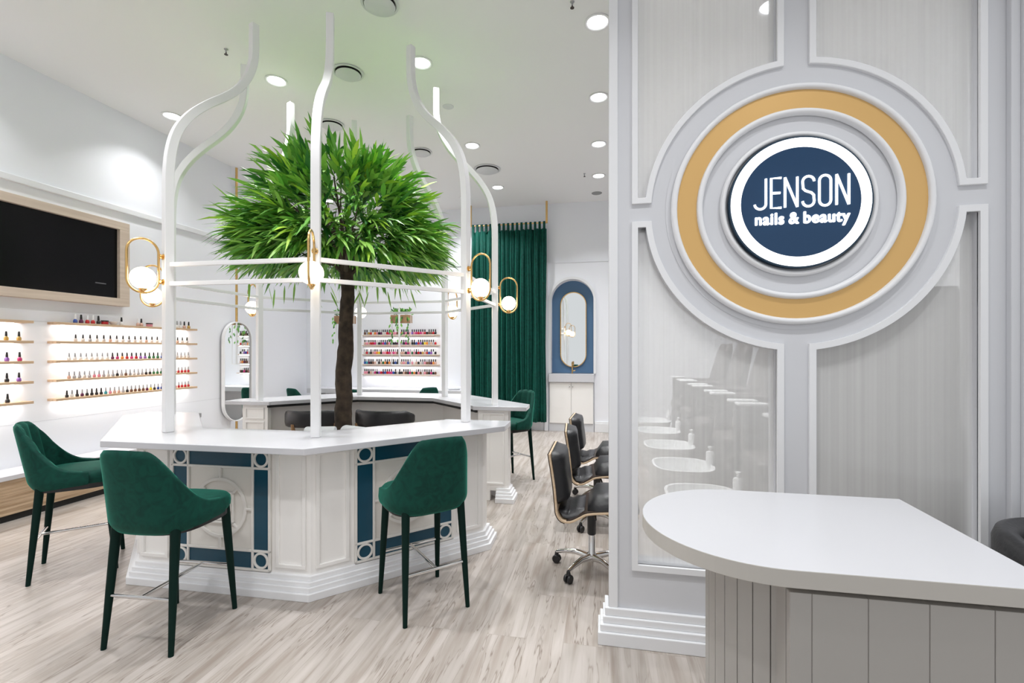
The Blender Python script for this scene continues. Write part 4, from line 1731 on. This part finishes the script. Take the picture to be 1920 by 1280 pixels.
# second shelf: sparse testers
ys = lin(3.86, 5.17, 20)
row_long(SZ5[1], 'second', ys, (['clear', 'clear', 'silver', 'clear', 'clear', 'nude'] * 4)[:20], ['black'] * 20)
ys = lin(3.80, 5.19, 27)
cols = ['white'] * 8 + ['plum', 'magenta', 'orange', 'red', 'magenta', 'red', 'violet', 'violet', 'green', 'green', 'green', 'blue', 'plum', 'blue'] + ['clear'] * 5
caps = ['silver'] * 8 + ['black'] * 14 + ['silver'] * 5
row_long(SZ5[2], 'third', ys, cols, caps)
ys = lin(3.80, 5.19, 30)
cols = ['nude', 'silver', 'silver', 'clear', 'silver', 'pink', 'pink', 'silver', 'clear', 'silver', 'black', 'silver', 'brown', 'silver', 'clear', 'silver', 'silver', 'black', 'black', 'green', 'green', 'green', 'green', 'black', 'black', 'black', 'red', 'red', 'red', 'red']
row_long(SZ5[3], 'fourth', ys, cols, ['silver'] * 30)
ys = lin(3.78, 5.19, 31)
cols = ['black', 'white', 'black', 'plum', 'black', 'black', 'black', 'black', 'teal', 'pink', 'nude', 'nude', 'silver', 'black', 'brown', 'brown', 'brown', 'brown', 'plum', 'yellow', 'black', 'blue', 'blue', 'blue', 'violet', 'violet', 'red', 'red', 'red', 'red', 'red']
caps = ['black', 'silver', 'black', 'silver', 'silver', 'black', 'black', 'black'] + ['silver'] * 23
row_long(SZ5[4], 'lowest', ys, cols, caps)
# display at the left edge
for z, nm, ys, cols in ((SZ5[1], 'second', (3.10, 3.20, 3.29, 3.385), ('violet', 'gold', 'gold', 'gold')), (SZ5[2], 'third', (3.12, 3.20, 3.295, 3.39), ('nude', 'nude', 'violet', 'magenta')),
                        (SZ5[3], 'fourth', (3.10, 3.19, 3.295, 3.385), ('green', 'plum', 'black', 'violet')), (SZ5[4], 'lowest', (3.11, 3.205, 3.30), ('black', 'black', 'black'))):
    for i, (y, c) in enumerate(zip(ys, cols)):
        bottle(c, 'black', LEFT + 0.075, y, z + 0.0005, '%s polish bottle, %s from left on the %s shelf at the left photo edge' % (c, ORD[i], nm), 'polish bottles of the display at the left edge', 1.05)
# assorted bottles and jars on the top shelf of the long display
GT = 'bottles and jars on the top shelf'
for y, c, cp_, lab in ((3.86, 'blue', 'white', 'blue and white nail product bottle with white cap, leftmost on the top shelf'), (3.915, 'plum', 'black', 'dark red polish bottle with tall black cap on the top shelf'),
                       (3.975, 'red', 'white', 'red bottle with white cap, left one of two on the top shelf'), (4.03, 'red', 'white', 'red bottle with white cap, right one of two on the top shelf'),
                       (4.085, 'black', 'black', 'small black capped bottle left of the red jar on the top shelf'), (4.33, 'white', 'black', 'white tube with black cap right of the clear dish on the top shelf'),
                       (4.56, 'nude', 'black', 'nude bottle with black cap left of the pink jar on the top shelf'), (4.52, 'nude', 'white', 'pale bottle with white cap left of the nude bottle on the top shelf'),
                       (5.03, 'white', 'silver', 'pale bottle first right of the cage rib on the top shelf'), (5.08, 'white', 'silver', 'pale bottle second right of the cage rib on the top shelf'),
                       (5.135, 'nude', 'black', 'black capped bottle third right of the cage rib on the top shelf'), (5.20, 'gold', 'black', 'black capped bottle at the right end of the top shelf')):
    bottle(c, cp_, LEFT + 0.07, y, SZ5[0] + 0.0005, lab, GT, 1.12)
for y, m1, lab in ((4.15, 'polish_red', 'flat red jar with black lid on the top shelf'), (4.66, 'polish_pink', 'flat pink jar with black lid on the top shelf')):
    bm = new_bm(); lathe(bm, [(0, 0), (0.028, 0), (0.032, 0.006), (0.032, 0.03), (0, 0.03)], 20)
    o = finish('cream_jar', bm, m1, smooth=40, loc=(LEFT + 0.07, y, SZ5[0] + 0.0005))
    tag(o, lab, 'jar', GT)
    bm = new_bm(); lathe(bm, [(0, 0.030), (0.034, 0.030), (0.034, 0.043), (0, 0.044)], 20)
    finish('jar_lid', bm, 'cap_black', o, smooth=40)
bm = new_bm(); lathe(bm, [(0, 0), (0.02, 0), (0.045, 0.035), (0.043, 0.036), (0.018, 0.004), (0, 0.004)], 24)
tag(finish('small_dish', bm, 'polish_white', smooth=50, loc=(LEFT + 0.065, 4.245, SZ5[0] + 0.0005)), 'small pale open dish on the top shelf between red jar and white tube', 'dish', GT)

# bench with white top and wooden front
bench = thing('display_bench', 'long low bench with white top and striped wooden front along the left wall', 'bench', (0, 0, 0))
bm = new_bm(); box(bm, LEFT + 0.002, -5.045, 0.6, 5.35, 0.365, 0.405)
finish('bench_top', bm, 'counter_white', bench, bevel=0.003)
bm = new_bm()
z = 0.062
while z < 0.36:
    box(bm, LEFT + 0.002, -5.065, 0.62, 5.33, z, z + 0.0235)
    z += 0.025
box(bm, LEFT + 0.002, -5.068, 0.62, 5.33, 0.062, 0.364)
finish('bench_front', bm, 'bench_wood', bench)
bm = new_bm(); box(bm, LEFT + 0.002, -5.09, 0.64, 5.31, 0, 0.061)
finish('kick_plate', bm, 'dark_gap', bench)

# ------------------------------------------------------------------ oval mirror on a brass pole by the left wall
om = thing('oval_wall_mirror', 'white framed oval mirror on a tall brass pole at the left wall end', 'mirror', (0, 0, 0))
MX = Matrix.Translation((-5.335, 6.05, 0)) @ Matrix.Rotation(PI / 2, 4, 'Z')   # plate x -> world y, thickness -> -x
mo = capsule(0, 1.175, 0.54, 1.475, 20)
mi_ = capsule(0, 1.175, 0.515, 1.45, 20)
plate('mirror_frame', [mo, mi_], 0.05, 'frame_white', parent=om, M=MX @ Matrix.Translation((0, -0.02, 0)), smooth=40)
plate('mirror_glass', [mi_], 0.01, 'mirror', parent=om, M=MX)
bm = new_bm(); tube(bm, [(-5.352, 6.05, 0.0), (-5.352, 6.05, CEIL)], 0.017, 12)
finish('brass_pole', bm, 'brass', om, smooth=50)

# ------------------------------------------------------------------ back wall: polish display, nail table, planters
BY = 8.65
rnd2 = random.Random(5)
cl = list(PAL.keys())
weights = {'red': 7, 'pink': 6, 'plum': 5, 'black': 6, 'magenta': 5, 'nude': 5, 'clear': 3, 'brown': 3, 'orange': 2, 'violet': 2, 'blue': 2, 'silver': 2, 'white': 2, 'gold': 1, 'yellow': 1, 'green': 1, 'teal': 1}
pool = [c for c, w in weights.items() for _ in range(w)]
BZ = (1.785, 1.585, 1.400, 1.205, 1.010)
for r, z in enumerate(BZ):
    t = thing('polish_rack_shelf', '%s lit shelf of the back wall polish display, counted from the top' % ('topmost', 'second', 'third', 'fourth', 'lowest')[r], 'shelf', (-3.915, BY, z), group='shelves of the back wall display')
    bm = new_bm(); box(bm, -0.81, 0.81, -0.10, 0.0, -0.012, 0.0)
    finish('shelf_board', bm, 'shelf_wood', t)
    bm = new_bm(); box(bm, -0.81, 0.81, -0.10, -0.096, 0.0005, 0.008)
    finish('front_lip', bm, 'frame_white', t)
    area_light('shelf_light', (0, -0.05, -0.016), 1.55, 3.0, rot=(math.radians(-25), 0, 0), size_y=0.03, parent=t)
    n = 35
    for i in range(n):
        col = rnd2.choice(pool)
        cap = rnd2.choice(('black', 'black', 'black', 'silver', 'white'))
        key = (col, cap)
        if key not in FAR:
            FAR[key] = far_mesh(col, cap)
        o = bpy.data.objects.new('nail_polish_bottle', FAR[key])
        COL.objects.link(o)
        o.location = (-3.915 - 0.74 + 1.48 * i / (n - 1), BY - 0.06, z + 0.0005)
        o.scale = (1.2, 1.2, 1.2)
        tag(o, '%s polish bottle, %s from the left on the %s shelf of the back wall display' % (col, ORD[i], SN[r]), 'nail polish', 'polish bottles of the back wall display, %s shelf' % SN[r])

nt_ = thing('nail_table', 'long white nail table running along the back wall below the polish display', 'table', (0, 0, 0))
bm = new_bm(); box(bm, -5.64, -2.50, 8.15, 8.648, 0.66, 0.75)
finish('table_top', bm, 'counter_white', nt_, bevel=0.004)
for x in (-5.60, -4.1, -2.58):
    bm = new_bm(); box(bm, x, x + 0.05, 8.2, 8.63, 0, 0.66)
    finish('table_support', bm, 'wall_grey', nt_, bevel=0.003)
towel_roll('folded_towel', -2.72, 8.35, 0.7505, 0.3, 'grey white towel roll at the right end of the back nail table', 0.22, 0.035)


def make_planter(label):
    t = thing('hanging_planter', label, 'planter', group='hanging planters over the nail table')
    for s in (-1, 1):
        bm = new_bm(); tube(bm, [(s * 0.185, 0, 1.22), (s * 0.185, 0, CEIL)], 0.006, 8)
        finish('hanging_rod', bm, 'frame_white', t, smooth=60)
    bm = new_bm(); box(bm, -0.016, 0.016, -0.10, -0.085, 1.22, 2.32)
    finish('centre_bar', bm, 'frame_white', t)
    bm = new_bm(); box(bm, -0.18, 0.18, -0.08, 0.08, 1.985, 2.13)
    finish('wooden_box', bm, 'planter_wood', t, bevel=0.004)
    bm = new_bm(); box(bm, -0.19, 0.19, -0.008, 0.008, 1.205, 1.221)
    finish('bottom_bar', bm, 'frame_white', t)
    r = random.Random(len(label))
    bm = new_bm()
    for k in range(150):
        a = r.uniform(0, 2 * PI)
        x0 = r.uniform(-0.17, 0.17)
        trail = k % 3 == 0
        if trail:
            side = r.choice((-1, 1))
            p = Vector((side * r.uniform(0.14, 0.2) if k % 2 else r.uniform(-0.06, 0.06), -0.09, r.uniform(1.66, 2.12)))
            d = Vector((r.uniform(-.4, .4), r.uniform(-.4, .1), -1))
        else:
            p = Vector((x0, r.uniform(-.07, .05), 2.13 + r.uniform(0, 0.09)))
            d = Vector((math.cos(a) * .8, math.sin(a) * .6, r.uniform(.3, 1.3)))
        d.normalize()
        s_ = d.cross(Vector((0, 1, 0.2))).normalized()
        L_ = r.uniform(0.05, 0.09)
        vs = [bm.verts.new(p), bm.verts.new(p + d * L_ * 0.5 + s_ * 0.018), bm.verts.new(p + d * L_), bm.verts.new(p + d * L_ * 0.5 - s_ * 0.018)]
        f = bm.faces.new(vs)
        f.material_index = r.choice((0, 1, 1))
    o = finish('plant', bm, ['leaf_dark', 'leaf_mid'], t, recalc=False)
    o['kind'] = 'stuff'
    return t


p1 = make_planter('hanging wooden planter with greenery in front of the back wall polish display')
p1.location = (-3.635, 8.05, 0)
p2 = make_planter('hanging wooden planter with greenery half hidden behind the palm trunk')
p2.location = (-4.77, 8.05, 0)

# ------------------------------------------------------------------ curtain
ct = thing('velvet_curtain', 'floor-length dark green velvet curtain hanging from a brass rail at the back', 'curtain', (0, 0, 0))
CX0, CX1, CYY = -2.42, -1.02, 8.48
bm = new_bm()
NXX = 260
rows = [3.70, 3.2, 2.4, 1.6, 0.9, 0.4, 0.175]
G = []
for rz_, z in enumerate(rows):
    sp_ = 1 + 0.03 * rz_
    line = []
    for i in range(NXX + 1):
        u = i / NXX
        x = CX0 + (CX1 - CX0) * u
        w = 0.040 * (0.75 + 0.4 * math.sin(u * 31)) * math.sin(u * 2 * PI * 13 + 1.9 * math.sin(u * 11 + 0.15 * z)) + 0.014 * math.sin(u * 2 * PI * 31 + z) + 0.010 * math.sin(u * 23 + z * 1.1)
        line.append(bm.verts.new((x + 0.008 * math.sin(z * 2 + u * 20), CYY - w * sp_, z)))
    G.append(line)
for a, b in zip(G, G[1:]):
    for i in range(NXX):
        bm.faces.new((a[i], a[i + 1], b[i + 1], b[i]))
o = finish('curtain_cloth', bm, 'curtain', ct, smooth=180, recalc=False)
sd = o.modifiers.new('thick', 'SOLIDIFY'); sd.thickness = 0.006
bm = new_bm()
ntab = 17
for i in range(ntab):
    x = CX0 + 0.03 + (CX1 - CX0 - 0.06) * i / (ntab - 1)
    box(bm, x - 0.020, x + 0.020, CYY - 0.022, CYY - 0.018, 3.68, 3.83)
    box(bm, x - 0.020, x + 0.020, CYY + 0.018, CYY + 0.022, 3.68, 3.83)
    box(bm, x - 0.020, x + 0.020, CYY - 0.022, CYY + 0.022, 3.828, 3.833)
finish('tab_loops', bm, 'curtain', ct)
rl = thing('curtain_rail', 'brass curtain rail hung from the ceiling by two square brass rods', 'curtain rail', (0, 0, 0))
bm = new_bm(); tube(bm, [(CX0 - 0.03, CYY, 3.81), (CX1 + 0.03, CYY, 3.81)], 0.012, 12)
finish('rail_tube', bm, 'brass', rl, smooth=60)
for x in (CX0 - 0.02, CX1 + 0.015):
    bm = new_bm(); box(bm, x - 0.018, x + 0.018, CYY - 0.018, CYY + 0.018, 3.80, CEIL)
    finish('hanger_rod', bm, 'brass', rl, bevel=0.003)

# ------------------------------------------------------------------ wash basin unit in the arched niche
va = thing('vanity_cabinet', 'white two door vanity cabinet set below the blue arched niche', 'cabinet', (0, 0, 0))
bm = new_bm(); box(bm, -0.98, -0.16, 8.62, 8.90, 0.0, 0.90)
finish('cabinet_body', bm, 'wall_grey', va)
for x0, x1, hx in ((-0.965, -0.572, -0.60), (-0.566, -0.175, -0.54)):
    bm = new_bm(); box(bm, x0, x1, 8.600, 8.6195, 0.15, 0.895)
    d = finish('door', bm, 'body_cream', va, bevel=0.003)
    bm = new_bm()
    Mx = Matrix.Translation((hx, 8.600, 0.82)) @ Matrix.Rotation(PI / 2, 4, 'X')
    lathe(bm, [(0, 0.0), (0.006, 0.0), (0.006, 0.012), (0.011, 0.016), (0.010, 0.022), (0, 0.023)], 12, M=Mx)
    finish('knob', bm, 'chrome', d, smooth=50)
bm = new_bm(); box(bm, -0.984, -0.156, 8.56, 8.90, 0.905, 1.055)
finish('basin_counter', bm, 'counter_white', va, bevel=0.004)
fc = thing('brass_faucet', 'slender brass faucet on the vanity counter in front of the niche mirror', 'faucet', (-0.555, 8.68, 1.0555))
bm = new_bm(); tube(bm, [(0, 0, 0), (0, 0, 0.22)], 0.012, 12)
finish('faucet_body', bm, 'brass', fc, smooth=60)
bm = new_bm(); tube(bm, [(0, 0, 0.20), (0, -0.08, 0.21), (0, -0.13, 0.17)], 0.009, 10)
finish('spout', bm, 'brass', fc, smooth=60)
bm = new_bm(); tube(bm, [(0.01, 0, 0.05), (0.06, 0, 0.06)], 0.007, 8)
finish('handle', bm, 'brass', fc, smooth=60)
nm_ = thing('niche_mirror', 'tall capsule mirror with thin gold frame inside the blue arched niche', 'mirror', (0, 0, 0))
MM = Matrix.Translation((0, 8.815, 0))
plate('mirror_frame', [capsule(-0.545, 1.872, 0.485, 1.41, 20), capsule(-0.545, 1.872, 0.455, 1.38, 20)], 0.034, 'brass', parent=nm_, M=MM, smooth=40)
plate('mirror_glass', [capsule(-0.545, 1.872, 0.456, 1.381, 20)], 0.012, 'mirror', parent=nm_, M=Matrix.Translation((0, 8.830, 0)))
